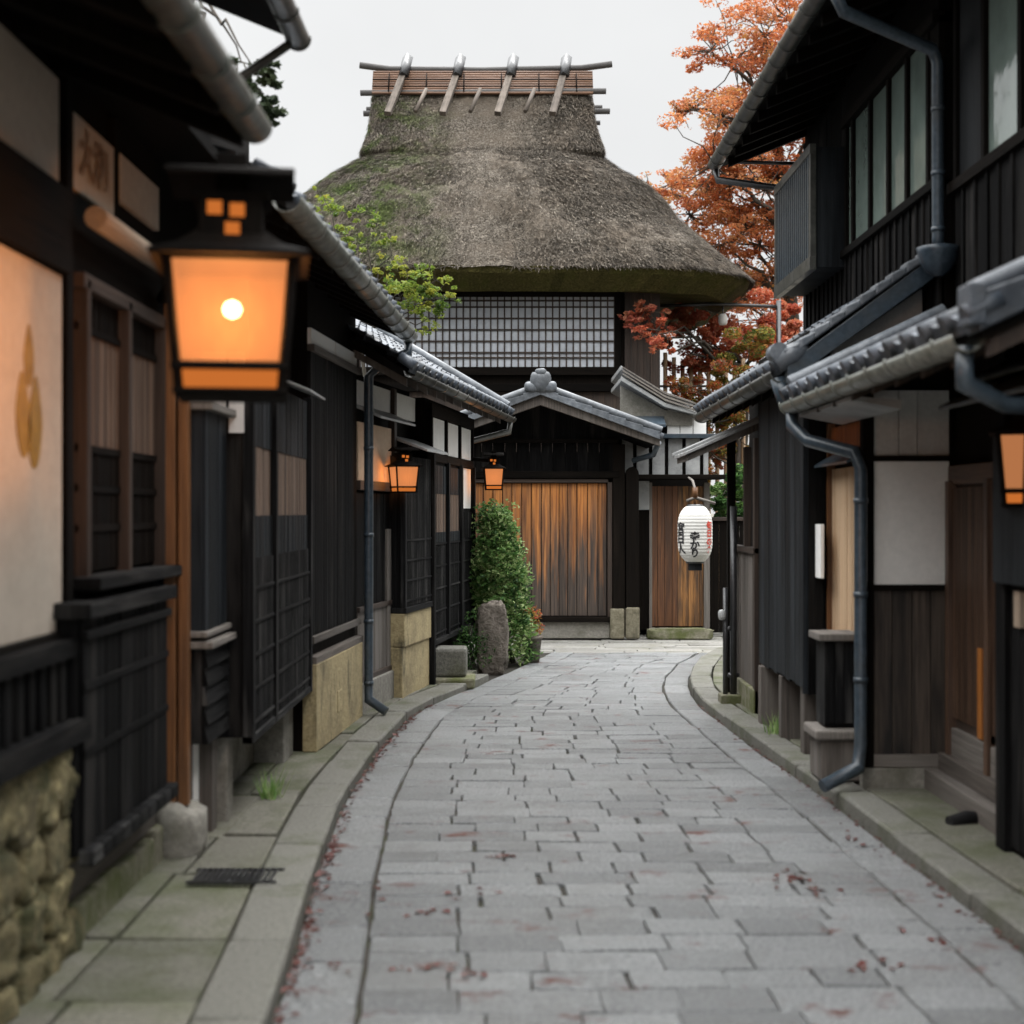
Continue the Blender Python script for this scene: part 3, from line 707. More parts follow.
mb = MB(); mb.boards(F4, .90, 1.1, -.028, .3, 1.55, .05, .03); mb.build('worn_post_boards', M['greywood'], h4, .003)
FB4 = street_frame(-.966, 12.6, .18, 1)
mb = MB(); mb.box(FB4, 0, 1.04, -.3, 0, .84, 2.2); by = mb.build('lattice_bay', M['black'], h4)
mb = MB(); mb.slats(FB4, 0, 1.04, 0, .016, .86, 2.2, 22, .026)
for z in (.9, 1.08, 1.26, 1.44): mb.box(FB4, 0, 1.04, 0, .024, z, z + .016, 'h')
mb.build('lattice', M['blackworn'], by)
mb = MB(); mb.box(FB4, -.02, 1.06, -.3, .035, .80, .85, 'h'); mb.box(FB4, -.02, .03, -.02, .03, .85, 2.2); mb.box(FB4, 1.0, 1.06, -.02, .05, .05, 2.3); mb.build('frame', M['blackworn'], by, .004)
mb = MB(); mb.box(FB4, -.02, 1.0, -.32, .0, .03, .5); mb.box(FB4, -.02, 1.0, -.32, .02, .5, .80); mb.build('ochre_base', M['ochre'], h4, .012)

F5 = street_frame(-.778, 13.65, .138, 1)
h5 = thing('wooden_house', 'fifth house on the left, white plaster squares over a black lattice bay', 'house', (-.6, 14.9, 0))
mb = MB(); mb.box(F5, 0, 2.5, -2.5, -.06, .02, 2.8); mb.build('wall', M['dark'], h5)
mb = MB(); mb.box(F5, .02, 2.46, -.06, -.02, .45, 2.2); by = mb.build('lattice_bay', M['black'], h5)
mb = MB(); mb.slats(F5, .02, 2.44, -.02, -.004, .46, 1.42, 48, .026); mb.slats(F5, 1.65, 2.44, -.02, -.004, 1.42, 1.7, 14, .026)
for z in (.5, .72, .94, 1.16, 1.38): mb.box(F5, .02, 2.44, -.02, .004, z, z + .016, 'h')
mb.build('lattice', M['blackworn'], by)
mb = MB(); mb.box(F5, .08, 1.6, -.022, -.016, 1.42, 1.88); wd = mb.build('slat_window', M['brownpaper'], by)
MB().boards(F5, .08, 1.6, -.016, 1.88, 2.16, .045, .012, .006).build('upper_slats', M['navy'], wd)
MB().boards(F5, .08, 1.6, -.016, 1.50, 1.88, .04, .008, .009).build('brown_slats', M['slatbrown'], wd)
MB().boards(F5, .08, 1.6, -.016, 1.40, 1.50, .045, .014, .006).build('lower_slats', M['navy'], wd)
mb = MB()
for a in (0, .82, 1.6, 2.42): mb.box(F5, a, a + .06, -.06, .03, .43, 2.2)
mb.box(F5, 0, 2.48, -.06, .03, .41, .46, 'h'); mb.build('frame', M['blackworn'], by, .004)
for s0, s1, z0, z1 in ((.06, .78, 2.28, 2.62), (.86, 1.58, 2.28, 2.62), (1.66, 2.40, 2.28, 2.62), (1.66, 2.40, 1.74, 2.18)):
    mb = MB(); mb.box(F5, s0, s1, -.06, -.015, z0, z1); mb.build('plaster_panel', M['plaster'], h5)
mb = MB(); mb.box(F5, 0, 2.5, -.06, .01, 2.19, 2.27, 'h'); mb.box(F5, 0, 2.5, -.06, .01, 2.63, 2.75, 'h')
for a in (0, .79, 1.59, 2.41): mb.box(F5, a, a + .06, -.06, .012, 2.2, 2.7)
mb.build('timbers', M['dark'], h5, .003)
for b in ((.0, .12, -.2, .02, .03, .45), (1.75, 2.3, -.3, -.1, .03, .43)): MB().box(F5, *b).build('support_post', M['concrete'], h5, .008)
MB().box(F5, .1, 2.4, -.5, -.4, .03, .43).build('recess_wall', M['concrete'], h5)
FE = street_frame(-.866, 11.0, .148, 1)                        # shared eave line, the fifth house carries it
mb = MB(); mb.prism(FE, [(.0, 2.76), (.0, 2.82), (-1.6, 3.78), (-1.6, 3.72), (-.4, 2.98)], .15, 5.42); rf = mb.build('roof', M['dark'], h5)
tiled_roof(FE, .15, 5.42, .03, 2.84, -1.5, 3.76, pitch=.25).build('roof_tiles', M['tile'], rf)
for k in range(13): MB().prism(FE, [(-.02, 2.70), (-.02, 2.76), (-.45, 3.0), (-.45, 2.94)], .3 + k * .4, .35 + k * .4).build('rafter', M['greybrown'], rf)
mb = MB(); verge_tiles(mb, 5.40, FE, .03, 2.86, -1.5, 3.78); mb.tube([FE.p(5.42, .03, 2.92), FE.p(5.42, -1.5, 3.84)], .055, 10)
mb.build('verge_tiles', M['tilelite'], rf, .004)
mb = half_gutter([FE.p(.1, .06, 2.80), FE.p(5.5, .06, 2.78)], .05, .5)
mb.tube([FE.p(5.4, .06, 2.76), FE.p(5.4, .04, 2.62), FE.p(5.1, -.35, 2.5), FE.p(4.95, -.42, 2.42)], .028, 8); mb.build('gutter', M['gutterdk'], h5, solid=.005)

# ------------------------------------------------------------------ RIGHT, nearest house with the entrance
h6 = thing('wooden_house', 'nearest house on the right, white panel beside recessed lattice door under tiled lean-to', 'house', (2.6, 7.5, 0))
FF = front_frame(8.43); FS = street_frame(2.09, 0, 0, -1)
mb = MB(); mb.box(W, 2.62, 5.5, 2.5, 8.9, .02, 2.75); mb.box(W, 2.82, 5.5, 2.5, 8.9, 2.75, 5.3); mb.box(W, 2.12, 2.7, 8.46, 9.38, .02, 2.6); mb.box(W, 2.40, 2.7, 2.5, 6.9, .02, 2.65); mb.build('wall', M['dark'], h6)
mb = MB(); mb.box(FF, 2.14, 2.6, -.03, .0, 1.27, 2.0); mb.build('white_panel', M['plaster'], h6)
for s0, s1 in ((2.14, 2.29), (2.295, 2.40), (2.405, 2.60)):
    mb = MB(); mb.box(FF, s0, s1, -.03, -.002, 2.03, 2.42); mb.build('plaster_panel', M['plastergrey'], h6)
mb = MB(); mb.boards(FF, 2.14, 2.59, -.03, .26, 1.24, .115, .028); mb.build('lower_boards', M['panelbrown'], h6, .003)
mb = MB(); mb.box(FF, 2.075, 2.14, -.06, .025, .19, 2.45); mb.box(FF, 2.59, 2.64, -.06, .02, .19, 2.6); mb.box(FF, 2.14, 2.59, -.04, .02, 1.235, 1.27, 'h'); mb.box(FF, 2.14, 2.59, -.04, .02, 2.0, 2.035, 'h'); mb.build('timber_frame', M['dark'], h6, .004)
mb = MB(); mb.box(FF, 2.09, 2.62, -.05, .02, .19, .265, 'h'); mb.build('sill', M['greybrown'], h6, .004)
mb = MB(); mb.box(FF, 2.07, 2.64, -.06, .015, .03, .19); mb.build('footing', M['concrete'], h6, .01)
# side window with tan boards behind the downpipe
mb = MB(); mb.boards(FS, 8.50, 9.34, -.03, .92, 1.98, .07, .018); sw = mb.build('side_window', M['straw'], h6, .002)
mb = MB(); mb.box(FS, 8.50, 9.34, -.03, -.018, 2.04, 2.24); mb.build('lit_blind', M['warmblind'], sw)
mb = MB(); mb.slats(FS, 8.5, 9.34, -.02, -.004, 2.02, 2.25, 16, .014); mb.box(FS, 8.46, 9.38, -.03, .02, .86, .93, 'h'); mb.box(FS, 9.33, 9.37, -.03, .02, .9, 2.28); mb.build('frame', M['redpole'], sw)
mb = MB(); mb.prism(FS, [(-.02, 2.05), (.10, 1.99), (.10, 2.005), (-.02, 2.08)], 8.46, 9.42); mb.build('drip_board', M['steel'], sw)
mb = MB(); mb.box(FS, 8.46, 9.38, -.04, -.015, .03, .88); mb.build('lower_wall', M['dark'], h6)
# entrance
FD = street_frame(2.60, 0, 0, -1)
mb = MB(); mb.box(FD, 6.95, 8.36, -.02, .0, .26, 1.86); dr = mb.build('entrance_door', M['brown'], h6)
mb = MB(); mb.slats(FD, 7.0, 8.32, .0, .022, .50, 1.84, 40, .014)
for z in (.68, 1.32, 1.55): mb.box(FD, 6.98, 8.32, .0, .016, z, z + .02, 'h')
mb.build('slats', M['doorbrown'], dr)
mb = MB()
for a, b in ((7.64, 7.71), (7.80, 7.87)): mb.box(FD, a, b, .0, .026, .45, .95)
mb.build('lamplight_slats', M['lampsheen'], dr)  # strips whose orange colour stands in for lamp reflections low on the door
mb = MB(); mb.box(FD, 6.95, 8.36, -.02, .03, .28, .44, 'h'); mb.build('kick_board', M['greywood'], dr, .004)
mb = MB()
for a in (6.93, 7.64, 8.32): mb.box(FD, a, a + .06, -.02, .05, .22, 1.88)
mb.box(FD, 6.93, 8.40, -.02, .025, 1.86, 1.97, 'h'); mb.build('frame', M['doorbrown'], dr, .004)
mb = MB(); mb.box(FD, 6.9, 8.42, -.02, .16, .06, .18, 'h'); mb.box(FD, 6.9, 8.42, -.02, .08, .18, .28, 'h'); mb.build('threshold', M['greybrown'], h6, .006)
FN = street_frame(2.385, 0, 0, -1)
mb = MB(); mb.boards(FN, 3.0, 6.9, -.02, .10, 1.36, .12, .02); mb.box(FN, 6.80, 6.93, -.1, .03, .03, 2.6); mb.build('near_boards', M['black'], h6, .003)
mb = MB(); mb.box(FN, 5.9, 6.86, .02, .07, 1.36, 2.08); mb.build('side_panel', M['navy'], h6, .01)
mb = MB(); mb.box(FN, 6.60, 6.68, .0, .03, 1.16, 1.33); mb.build('name_plate', M['pale'], h6, .003)
mb = MB(); mb.prism(FN, [(-.02, 2.33), (.30, 2.19), (.30, 2.215), (-.02, 2.37)], 4.5, 6.95); mb.prism(FN, [(-.02, 2.41), (.2, 2.31), (.2, 2.335), (-.02, 2.45)], 4.5, 6.8); mb.build('small_canopy', M['steel'], h6, .006)
# tiled lean-to
FRO = street_frame(1.78, 0, 0, -1)
mb = MB(); mb.prism(FRO, [(0, 2.36), (0, 2.41), (-1.0, 2.88), (-1.0, 2.82)], 5.35, 8.98); rf = mb.build('lean_to_roof', M['dark'], h6)
tiled_roof(FRO, 5.35, 8.98, .02, 2.43, -.97, 2.89).build('roof_tiles', M['tile'], rf)
mb = MB(); verge_tiles(mb, 8.90, FRO, .02, 2.46, -.95, 2.92, drop=.11); mb.tube([FRO.p(8.97, .03, 2.51), FRO.p(8.97, -.95, 2.97)], .05, 10); mb.build('verge_tiles', M['tilelite'], rf, .004)
mb = MB(); verge_tiles(mb, 5.32, FRO, .02, 2.48, -.95, 2.94); mb.tube([FRO.p(5.40, .04, 2.53), FRO.p(5.40, -.95, 2.99)], .042, 12); mb.box(Fr(1.755, 5.36, 0, 1, -1, 0), -.05, .09, -.02, .05, 2.40, 2.56); mb.build('ridge_end', M['tile'], rf, .01)
mb = MB(); mb.prism(FRO, [(-.03, 2.30), (-.03, 2.32), (-.30, 2.30), (-.30, 2.25)], 7.6, 8.96); mb.build('soffit_board', M['sheet'], rf)
for k in range(14): MB().prism(FRO, [(-.03, 2.29), (-.03, 2.355), (-.9, 2.77), (-.9, 2.70)], 2.8 + k * .43, 2.86 + k * .43).build('rafter', M['brown'], rf)
half_gutter([FRO.p(5.45, .03, 2.38), FRO.p(8.98, .03, 2.38)], .062, .36).build('gutter', M['gutter'], h6, solid=.006)
mb = MB(); mb.tube([FRO.p(8.9, .03, 2.35), FRO.p(8.88, .03, 2.24), FRO.p(8.75, -.04, 2.14), FRO.p(8.40, -.25, 2.05), FRO.p(8.36, -.27, 1.95), FRO.p(8.36, -.27, .34), FRO.p(8.34, -.25, .2), FRO.p(8.24, -.02, .11)], .038, 14)
for z in (1.75, 1.2, .7): mb.tube([FRO.p(8.36, -.27, z), FRO.p(8.36, -.27, z + .03)], .044, 14)
mb.build('downpipe', M['steel'], h6)
mb = MB(); mb.tube([FRO.p(5.5, .03, 2.34), FRO.p(5.5, .03, 2.2), FRO.p(5.56, -.15, 2.12), FRO.p(5.6, -.58, 2.10)], .034, 12); mb.build('downpipe', M['steel'], h6)
# upper storey
FU = street_frame(2.76, 0, 0, -1)
mb = MB(); mb.boards(FU, 4.0, 8.86, -.02, 2.85, 3.70, .2, .02, .004, batten=.035); mb.build('upper_boards', M['black'], h6, .002)
uw = MB(); uw.box(FU, 4.0, 8.80, -.04, -.02, 3.74, 5.0); uwin = uw.build('upper_window', M['glass'], h6)
mb = MB()
for a in (4.3, 5.0, 5.7, 6.4, 7.1, 7.72, 8.32, 8.84): mb.box(FU, a - .03, a + .03, -.05, .01, 3.72, 5.0)
mb.box(FU, 4, 8.9, -.1, .04, 3.68, 3.75, 'h'); mb.build('frame', M['dark'], uwin, .004)
mb = MB(); mb.box(FU, 8.36, 8.80, -.05, -.01, 3.76, 5.0); mb.build('grey_shutter', M['navy'], h6)

# ------------------------------------------------------------------ RIGHT, tall black house with oriel
h7 = thing('wooden_house', 'tall blue-black house on the right with slatted oriel box and wide upper eave', 'house', (2.4, 11, 0))
FB = street_frame(1.93, 0, 0, -1)
mb = MB(); mb.box(W, 1.96, 5.5, 9.4, 11.3, .55, 2.9); mb.box(W, 2.74, 5.5, 9.0, 13.3, 2.5, 5.4); mb.box(W, 2.2, 5.5, 9.4, 13.2, .02, 2.8); mb.build('wall', M['dark'], h7)
mb = MB(); mb.boards(FB, 9.42, 11.1, -.02, .52, 2.62, .16, .02, .003, jag=.02); mb.box(FB, 9.38, 9.42, -.25, .01, .5, 2.62); mb.build('board_wall', M['navy'], h7, .002)
for b in ((10.86, 10.98, -.12, .03), (10.2, 10.3, -.15, .0), (9.5, 9.62, -.15, -.02)): MB().box(FB, *b, .03, .52).build('support_post', M['greybrown'], h7, .006)
MB().box(FB, 9.4, 11.0, -.2, -.14, .03, .52, 'h').build('recess_boards', M['greybrown'], h7)
FP = front_frame(9.30)
mb = MB(); mb.boards(FP, 1.95, 2.14, -.08, .5, 2.5, .1, .02); mb.build('end_boards', M['black'], h7)
mb = MB(); mb.poly(FP, [(2.1, 2.45), (2.74, 2.45), (2.74, 3.2), (2.1, 2.76)], -.08, -.01); mb.build('gable_plaster', M['plastergrey'], h7)
FQ = street_frame(1.75, 0, 0, -1)
mb = MB(); mb.prism(FQ, [(0, 2.56), (0, 2.61), (-.97, 3.32), (-.97, 3.26)], 9.12, 12.95); rf = mb.build('lower_roof', M['dark'], h7)
tiled_roof(FQ, 9.12, 12.95, .02, 2.63, -.95, 3.33, pitch=.25).build('roof_tiles', M['tile'], rf)
mb = MB(); verge_tiles(mb, 9.02, FQ, .02, 2.68, -.95, 3.37, drop=.02, th=.055, course=.125); mb.build('verge_tiles', M['tilelite'], rf, .012)
mb = MB(); mb.prism(FQ, [(-.0, 2.52), (-.0, 2.64), (-.95, 3.34), (-.95, 3.20)], 9.035, 9.12); mb.build('barge_board', M['steel'], rf, .004)
mb = MB(); mb.tube([FQ.p(9.08, .06, 2.63), FQ.p(9.08, -.03, 2.70), FQ.p(9.08, -.12, 2.76)], [.05, .075, .05], 12); mb.tube([FQ.p(9.04, .05, 2.72), FQ.p(9.2, .05, 2.72)], .06, 12); mb.build('end_ornament', M['tilelite'], rf)
for k in range(9): MB().prism(FQ, [(-.03, 2.48), (-.03, 2.55), (-.3, 2.75), (-.3, 2.68)], 9.3 + k * .41, 9.36 + k * .41).build('rafter', M['dark'], rf)
half_gutter([FQ.p(9.1, .03, 2.60), FQ.p(12.95, .03, 2.58)], .065, .5).build('gutter', M['gutterdk'], h7, solid=.006)
mb = MB(); mb.tube([FQ.p(9.16, .03, 2.56), FQ.p(9.14, .0, 2.42), FQ.p(9.2, -.06, 2.34)], [.06, .045, .03], 12); mb.build('spout', M['steel'], h7)
# upper floor
FV = street_frame(2.7, 0, 0, -1)
mb = MB(); mb.boards(FV, 9.0, 13.2, -.02, 3.0, 3.76, .17, .02, .004, batten=.03); mb.boards(FV, 11.5, 13.2, -.02, 3.76, 5.1, .17, .02); mb.build('upper_boards', M['black'], h7, .002)
mb = MB(); mb.box(FV, 9.2, 11.5, -.03, -.015, 3.8, 4.82); uwin = mb.build('upper_window', M['glass'], h7)
mb = MB()
for a in (9.22, 9.72, 10.2, 10.72, 11.26, 11.48): mb.box(FV, a - .03, a + .03, -.035, .012, 3.76, 4.84)
mb.box(FV, 9.0, 11.52, -.09, .045, 3.75, 3.81, 'h'); mb.box(FV, 9.0, 11.52, -.09, .04, 4.8, 4.88, 'h'); mb.box(FV, 9.0, 9.22, -.05, .0, 3.8, 4.85); mb.build('frame', M['dark'], uwin, .004)
mb = MB(); mb.box(FV, 9.0, 11.5, -.05, .0, 4.87, 5.2, 'h'); mb.build('lintel', M['dark'], h7)
mb = MB(); mb.box(FV, 11.52, 13.05, .0, .25, 3.68, 4.66); orl = mb.build('oriel', M['navy'], h7, .006)
mb = MB(); mb.slats(FV, 11.58, 13.0, .25, .285, 3.78, 4.60, 17, .05); mb.build('slats', M['steel'], orl)
mb = MB(); mb.box(FV, 11.5, 13.07, .24, .295, 3.66, 3.77, 'h'); mb.box(FV, 11.5, 13.07, .24, .295, 4.60, 4.68, 'h'); mb.box(FV, 11.5, 11.56, .24, .29, 3.77, 4.6); mb.box(FV, 13.01, 13.07, .24, .29, 3.77, 4.6); mb.build('frame', M['gutterdk'], orl, .004)
FX = street_frame(2.09, 0, -.008, -1)
mb = MB(); mb.prism(FX, [(0, 4.98), (0, 5.06), (-3.5, 6.5), (-3.5, 6.4), (-.7, 5.25)], 3.0, 13.55); rf = mb.build('upper_roof', M['dark'], h7)
for k in range(27): MB().prism(FX, [(-.03, 4.91), (-.03, 4.985), (-.8, 5.29), (-.8, 5.22)], 3.2 + k * .385, 3.255 + k * .385).build('rafter', M['dark'], rf)
tiled_roof(FX, 3.0, 13.55, -.1, 5.13, -3.5, 6.52).build('roof_tiles', M['tile'], rf)
half_gutter([FX.p(3.0, .05, 5.05), FX.p(13.55, .05, 5.02)], .062, .36).build('gutter', M['gutterdk'], h7, solid=.007)
mb = MB(); e = FX.p(13.5, .05, 4.95); mb.tube([e, e + Vector((.02, 0, -.10)), (2.45, 13.15, 4.70), (2.7, 13.1, 4.68)], .03, 10); mb.tube([(2.05, 13.4, 5.0), (2.72, 13.15, 4.92)], .018, 8); mb.build('gutter_bracket', M['iron'], h7)
mb = MB(); mb.tube([(1.95, 8.55, 4.97), (1.95, 8.55, 4.80), (2.0, 8.58, 4.72), (2.62, 8.86, 4.58), (2.66, 8.88, 4.50), (2.66, 8.88, 3.42), (2.66, 8.88, 3.34)], .037, 14)
for z in (4.2, 3.8, 3.45): mb.tube([(2.66, 8.88, z), (2.66, 8.88, z + .03)], .043, 14)
mb.build('downpipe', M['steel'], h7)
mb = MB(); mb.lathe([(.03, -.15), (.075, -.12), (.11, -.06), (.125, .0), (.135, .03), (.12, .035), (.05, .02)], (2.66, 8.88, 3.32), 16); mb.build('hopper', M['steel'], h7)

# ------------------------------------------------------------------ RIGHT, small porch beyond
h8 = thing('porch', 'small open porch with lean-to roof past the black house on the right', 'porch', (1.95, 12.4, 0))
F8 = street_frame(1.98, 0, 0, -1); F8R = F8
mb = MB(); mb.boards(F8, 11.55, 12.7, -.03, .25, 1.36, .2, .025); mb.build('low_wall', M['greybrown'], h8, .003)
mb = MB(); mb.box(F8, 11.5, 12.7, -.05, .03, .05, .26); mb.build('footing', M['mossy'], h8, .01)
mb = MB(); mb.box(F8, 11.5, 11.58, -.06, .02, .05, 2.3); mb.box(F8, 11.5, 12.7, -.05, .03, 1.36, 1.41, 'h'); mb.box(F8, 12.0, 12.06, -.04, .02, 1.4, 2.25); mb.build('frame', M['brown'], h8, .004)
mb = MB(); mb.prism(F8, [(.50, 2.13), (.50, 2.18), (-.12, 2.46), (-.12, 2.40)], 11.95, 12.75); rf = mb.build('lean_to_roof', M['greybrown'], h8)
mb = MB(); mb.prism(F8, [(.53, 2.175), (.53, 2.20), (-.12, 2.49), (-.12, 2.462)], 11.92, 12.78)
for k in range(4): mb.prism(F8, [(.54, 2.20), (.54, 2.225), (-.12, 2.515), (-.12, 2.49)], 11.94 + k * .26, 12.0 + k * .26)
mb.build('roof_sheet', M['sheet'], rf, .003)
mb = MB(); mb.box(F8, 12.45, 12.53, .02, .09, .05, 2.36); mb.build('post', M['dark'], h8, .004)
mt = thing('pipe_stand', 'black iron pipe stand at the corner of the small porch', 'pipe', (1.84, 12.2, .05))
mb = MB(); mb.tube([(1.83, 12.2, .05), (1.83, 12.2, 1.05)], .022, 10); mb.tube([(1.90, 12.2, .05), (1.90, 12.2, 1.75)], .03, 10); mb.tube([(1.83, 12.2, .7), (1.90, 12.2, .7)], .02, 8); mb.tube([(1.83, 12.2, .3), (1.95, 12.2, .3)], .02, 8); mb.build('pipes', M['iron'], mt)
mb = MB(); ico_blob(mb, (1.80, 12.18, .82), .035, .035, .045, .1); mb.build('valve', M['sheet'], mt)
mb = MB(); mb.box(W, 1.78, 1.98, 12.1, 12.3, .03, .14); mb.build('base', M['mossy'], mt, .01)

# wooden casing by the downpipe
bx = thing('wooden_casing', 'old grey wooden pipe casing standing on a square basin by the downpipe', 'utility box', (2.0, 8.7, .07))
mb = MB(); mb.boards(front_frame(8.62), 1.89, 2.11, .0, .42, .92, .06, .015); mb.box(W, 1.895, 2.105, 8.622, 8.86, .4, .92); mb.build('body', M['blackworn'], bx, .003)
mb = MB(); mb.box(W, 1.85, 2.13, 8.57, 8.88, .92, .965); mb.build('lid', M['greywood'], bx, .008)
mb = MB(); mb.box(W, 1.86, 2.12, 8.56, 8.88, .08, .33); mb.build('basin', M['greybrown'], bx, .006)
mb = MB(); mb.box(W, 1.82, 2.14, 8.52, 8.90, .33, .39); mb.build('basin_rim', M['greywood'], bx, .014)
npl = MB(); npl.box(street_frame(2.02, 0, 0, -1), 9.20, 9.36, .0, .025, 1.27, 1.62); np_ = npl.build('name_board', M['plaster'], None, .004); tag(np_, 'narrow upright white name board on the black wall by the tan window', 'name board')

dg = MB()
for k in range(14): dg.box(W, -1.42 + k * .026, -1.405 + k * .026, 6.28, 6.5, .058, .07)
dg.box(W, -1.44, -1.04, 6.27, 6.29, .058, .071); dg.box(W, -1.44, -1.04, 6.49, 6.51, .058, .071); o = dg.build('drain_grate', M['iron']); tag(o, 'dark iron drain grate set across the left pavement', 'drain grate')
dg = MB(); dg.tube([(2.28, 7.42, .085), (2.38, 7.47, .087), (2.52, 7.5, .085)], [.03, .045, .03], 8); o = dg.build('driftwood', M['blackworn']); tag(o, 'dark flat stick lying on the right pavement', 'stick')

# ------------------------------------------------------------------ gatehouse at the end of the lane
GY = 18.9; FGt = front_frame(GY)
gt = thing('gatehouse', 'gatehouse with broad orange weathered door under a tiled gable', 'gatehouse', (.37, GY, 0))
mb = MB(); mb.box(FGt, -1.5, 1.40, -1.2, -.1, .02, 2.5); mb.build('wall', M['dark'], gt)
mb = MB(); mb.boards(FGt, -.52, 1.26, -.06, .32, 2.08, .13, .03, .010); dd = mb.build('gate_door', M['gate'], gt, .002)
mb = MB(); mb.box(FGt, 1.27, 1.33, -.1, .03, .27, 2.14); mb.box(FGt, -.6, 1.33, -.1, .03, 2.09, 2.14, 'h'); mb.build('frame', M['brown'], dd, .004)
mb = MB(); mb.box(FGt, -.7, 1.38, -.1, .05, .24, .31, 'h'); mb.build('sill', M['dark'], dd, .006)
mb = MB(); mb.boards(FGt, -.75, 1.36, -.08, 2.24, 2.62, .16, .03); mb.build('upper_boards', M['black'], gt, .002)
for b in ((.06, 2.15, 2.24), (.05, 2.62, 2.67)): MB().box(FGt, -.9, 1.42, -.1, *b, 'h').build('beam', M['dark'], gt, .006)
mb = MB(); mb.poly(FGt, [(-.95, 2.67), (1.55, 2.67), (1.45, 2.72), (.37, 3.12), (-.8, 2.72)], -.1, -.03); mb.build('gable_panel', M['black'], gt)
mb = MB(); mb.box(FGt, 1.34, 1.50, -.1, .05, .40, 2.6); mb.build('post', M['dark'], gt, .008)
mb = MB(); mb.box(FGt, 1.30, 1.49, -.12, .08, .02, .42); mb.build('post_stone', M['feet'], gt, .02)
mb = MB(); mb.box(FGt, -.9, 1.3, -.3, .0, .02, .24); mb.build('plinth', M['concrete'], gt, .01)
# two tiled slopes, gable to the lane
fr_r = Fr(.37, GY - .55, 0, 1, 1, 0); fr_l = Fr(.37, GY - .55, 0, 1, -1, 0)
for fr in (fr_r, fr_l):
    rf_mb = tiled_roof(fr, 0, 2.4, 1.52, 2.66, .0, 3.22, pitch=.25); ro = rf_mb.build('roof', M['tile'], gt)
    mb = MB(); verge_tiles(mb, -.06, fr, 1.52, 2.69, .0, 3.26, wid=.14, drop=.05)
    mb.tube([fr.p(-.0, 1.56, 2.75), fr.p(.0, 0, 3.33)], .055, 10); mb.tube([fr.p(.16, 1.56, 2.74), fr.p(.16, 0, 3.32)], .045, 10); mb.build('verge_tiles', M['tilelite'], ro, .004)
    mb = MB(); mb.prism(fr, [(1.54, 2.55), (1.54, 2.65), (0, 3.22), (0, 3.08)], .0, .07); mb.build('barge_board', M['greybrown'], ro, .004)
    mb = MB(); mb.prism(fr, [(1.5, 2.58), (1.5, 2.64), (0, 3.19), (0, 3.13)], .07, 2.4); mb.build('soffit', M['dark'], ro)
mb = MB(); mb.tube([(.37, GY - .62, 3.34), (.37, GY + 1.8, 3.36)], .075, 12); ico_blob(mb, (.37, GY - .60, 3.38), .13, .06, .13, .25, 14, 9, 2.2); ico_blob(mb, (.25, GY - .60, 3.31), .09, .05, .07, .2, 12, 8, 5.0); ico_blob(mb, (.49, GY - .60, 3.31), .09, .05, .07, .2, 12, 8, 7.0); ico_blob(mb, (.37, GY - .6, 3.5), .075, .05, .05, .2, 12, 8, 9.0)
mb.build('ridge_ornament', M['tilelite'], gt)
mb = MB(); mb.tube([(1.9, GY - .5, 2.6), (1.85, GY - .3, 2.45), (1.60, GY - .1, 2.38)], .035, 10); mb.build('rain_pipe', M['steel'], gt)

# second gate post and side door wall
po = thing('gate_post', 'dark round-topped gate post on a pale stone foot beside the gatehouse', 'gate post', (1.6, GY, 0))
mb = MB()
pts = [(1.51, .42), (1.68, .42), (1.68, 2.2)] + [(1.595 + .085 * math.cos(a), 2.2 + .1 * math.sin(a)) for a in [math.pi * k / 8 for k in range(1, 8)]] + [(1.51, 2.2)]
mb.poly(FGt, pts, -.1, .08); mb.build('post', M['dark'], po, .008)
mb = MB(); mb.box(FGt, 1.505, 1.69, -.12, .10, .02, .44); mb.build('stone_foot', M['feet'], po, .025)
FSd = front_frame(19.3)
sd_ = thing('side_gate', 'narrow brown plank side door in a dark fence under a thin canopy', 'side gate', (2.1, 19.3, 0))
mb = MB(); mb.boards(FSd, 1.88, 2.25, -.03, .15, 2.05, .10, .03, .004); mb.build('door_leaf', M['door'], sd_, .002)
mb = MB(); mb.boards(FSd, 2.25, 2.60, -.03, .15, 2.05, .075, .03, .004); mb.build('door_leaf', M['doorlite'], sd_, .002)
mb = MB(); mb.boards(FSd, 1.52, 1.88, -.03, .1, 1.72, .12, .025); mb.build('dark_boards', M['dark'], sd_, .002)
mb = MB(); mb.box(FSd, 1.55, 1.86, -.03, .03, 1.73, 2.12); rp = mb.build('white_plate', M['sheet'], sd_, .004)
mb = MB(); mb.tube([FSd.p(1.64 + .055 * math.cos(a), .05, 1.98 + .055 * math.sin(a)) for a in [math.pi * 2 * k / 14 for k in range(15)]], .012, 8); mb.build('ring_handle', M['iron'], rp)
mb = MB(); mb.box(FSd, 2.60, 2.68, -.1, .04, .1, 2.1); mb.box(FSd, 1.86, 1.9, -.06, .02, .1, 2.1); mb.build('jamb', M['greywood'], sd_, .004)
mb = MB(); mb.box(FSd, 1.5, 2.85, -.2, .35, 2.14, 2.20, 'h'); mb.build('canopy', M['dark'], sd_, .006)
sp_ = MB(); ico_blob(sp_, (2.24, 19.0, .075), .43, .13, .075, .10, 44, 26, 3.3, sq=.32, fine=.06); o = sp_.build('log_step', M['mossy']); tag(o, 'mossy stone step lying in front of the brown side door', 'step')
fc = thing('board_fence', 'dark brown board fence right of the side door', 'fence', (3.6, 19.4, 0))
mb = MB(); mb.boards(front_frame(19.4), 2.68, 5.2, -.02, .06, 1.60, .14, .025); mb.build('boards', M['dark'], fc, .002)
mb = MB(); mb.box(front_frame(19.4), 2.68, 5.2, -.03, .04, 1.58, 1.63, 'h'); mb.build('cap_rail', M['brown'], fc, .004)
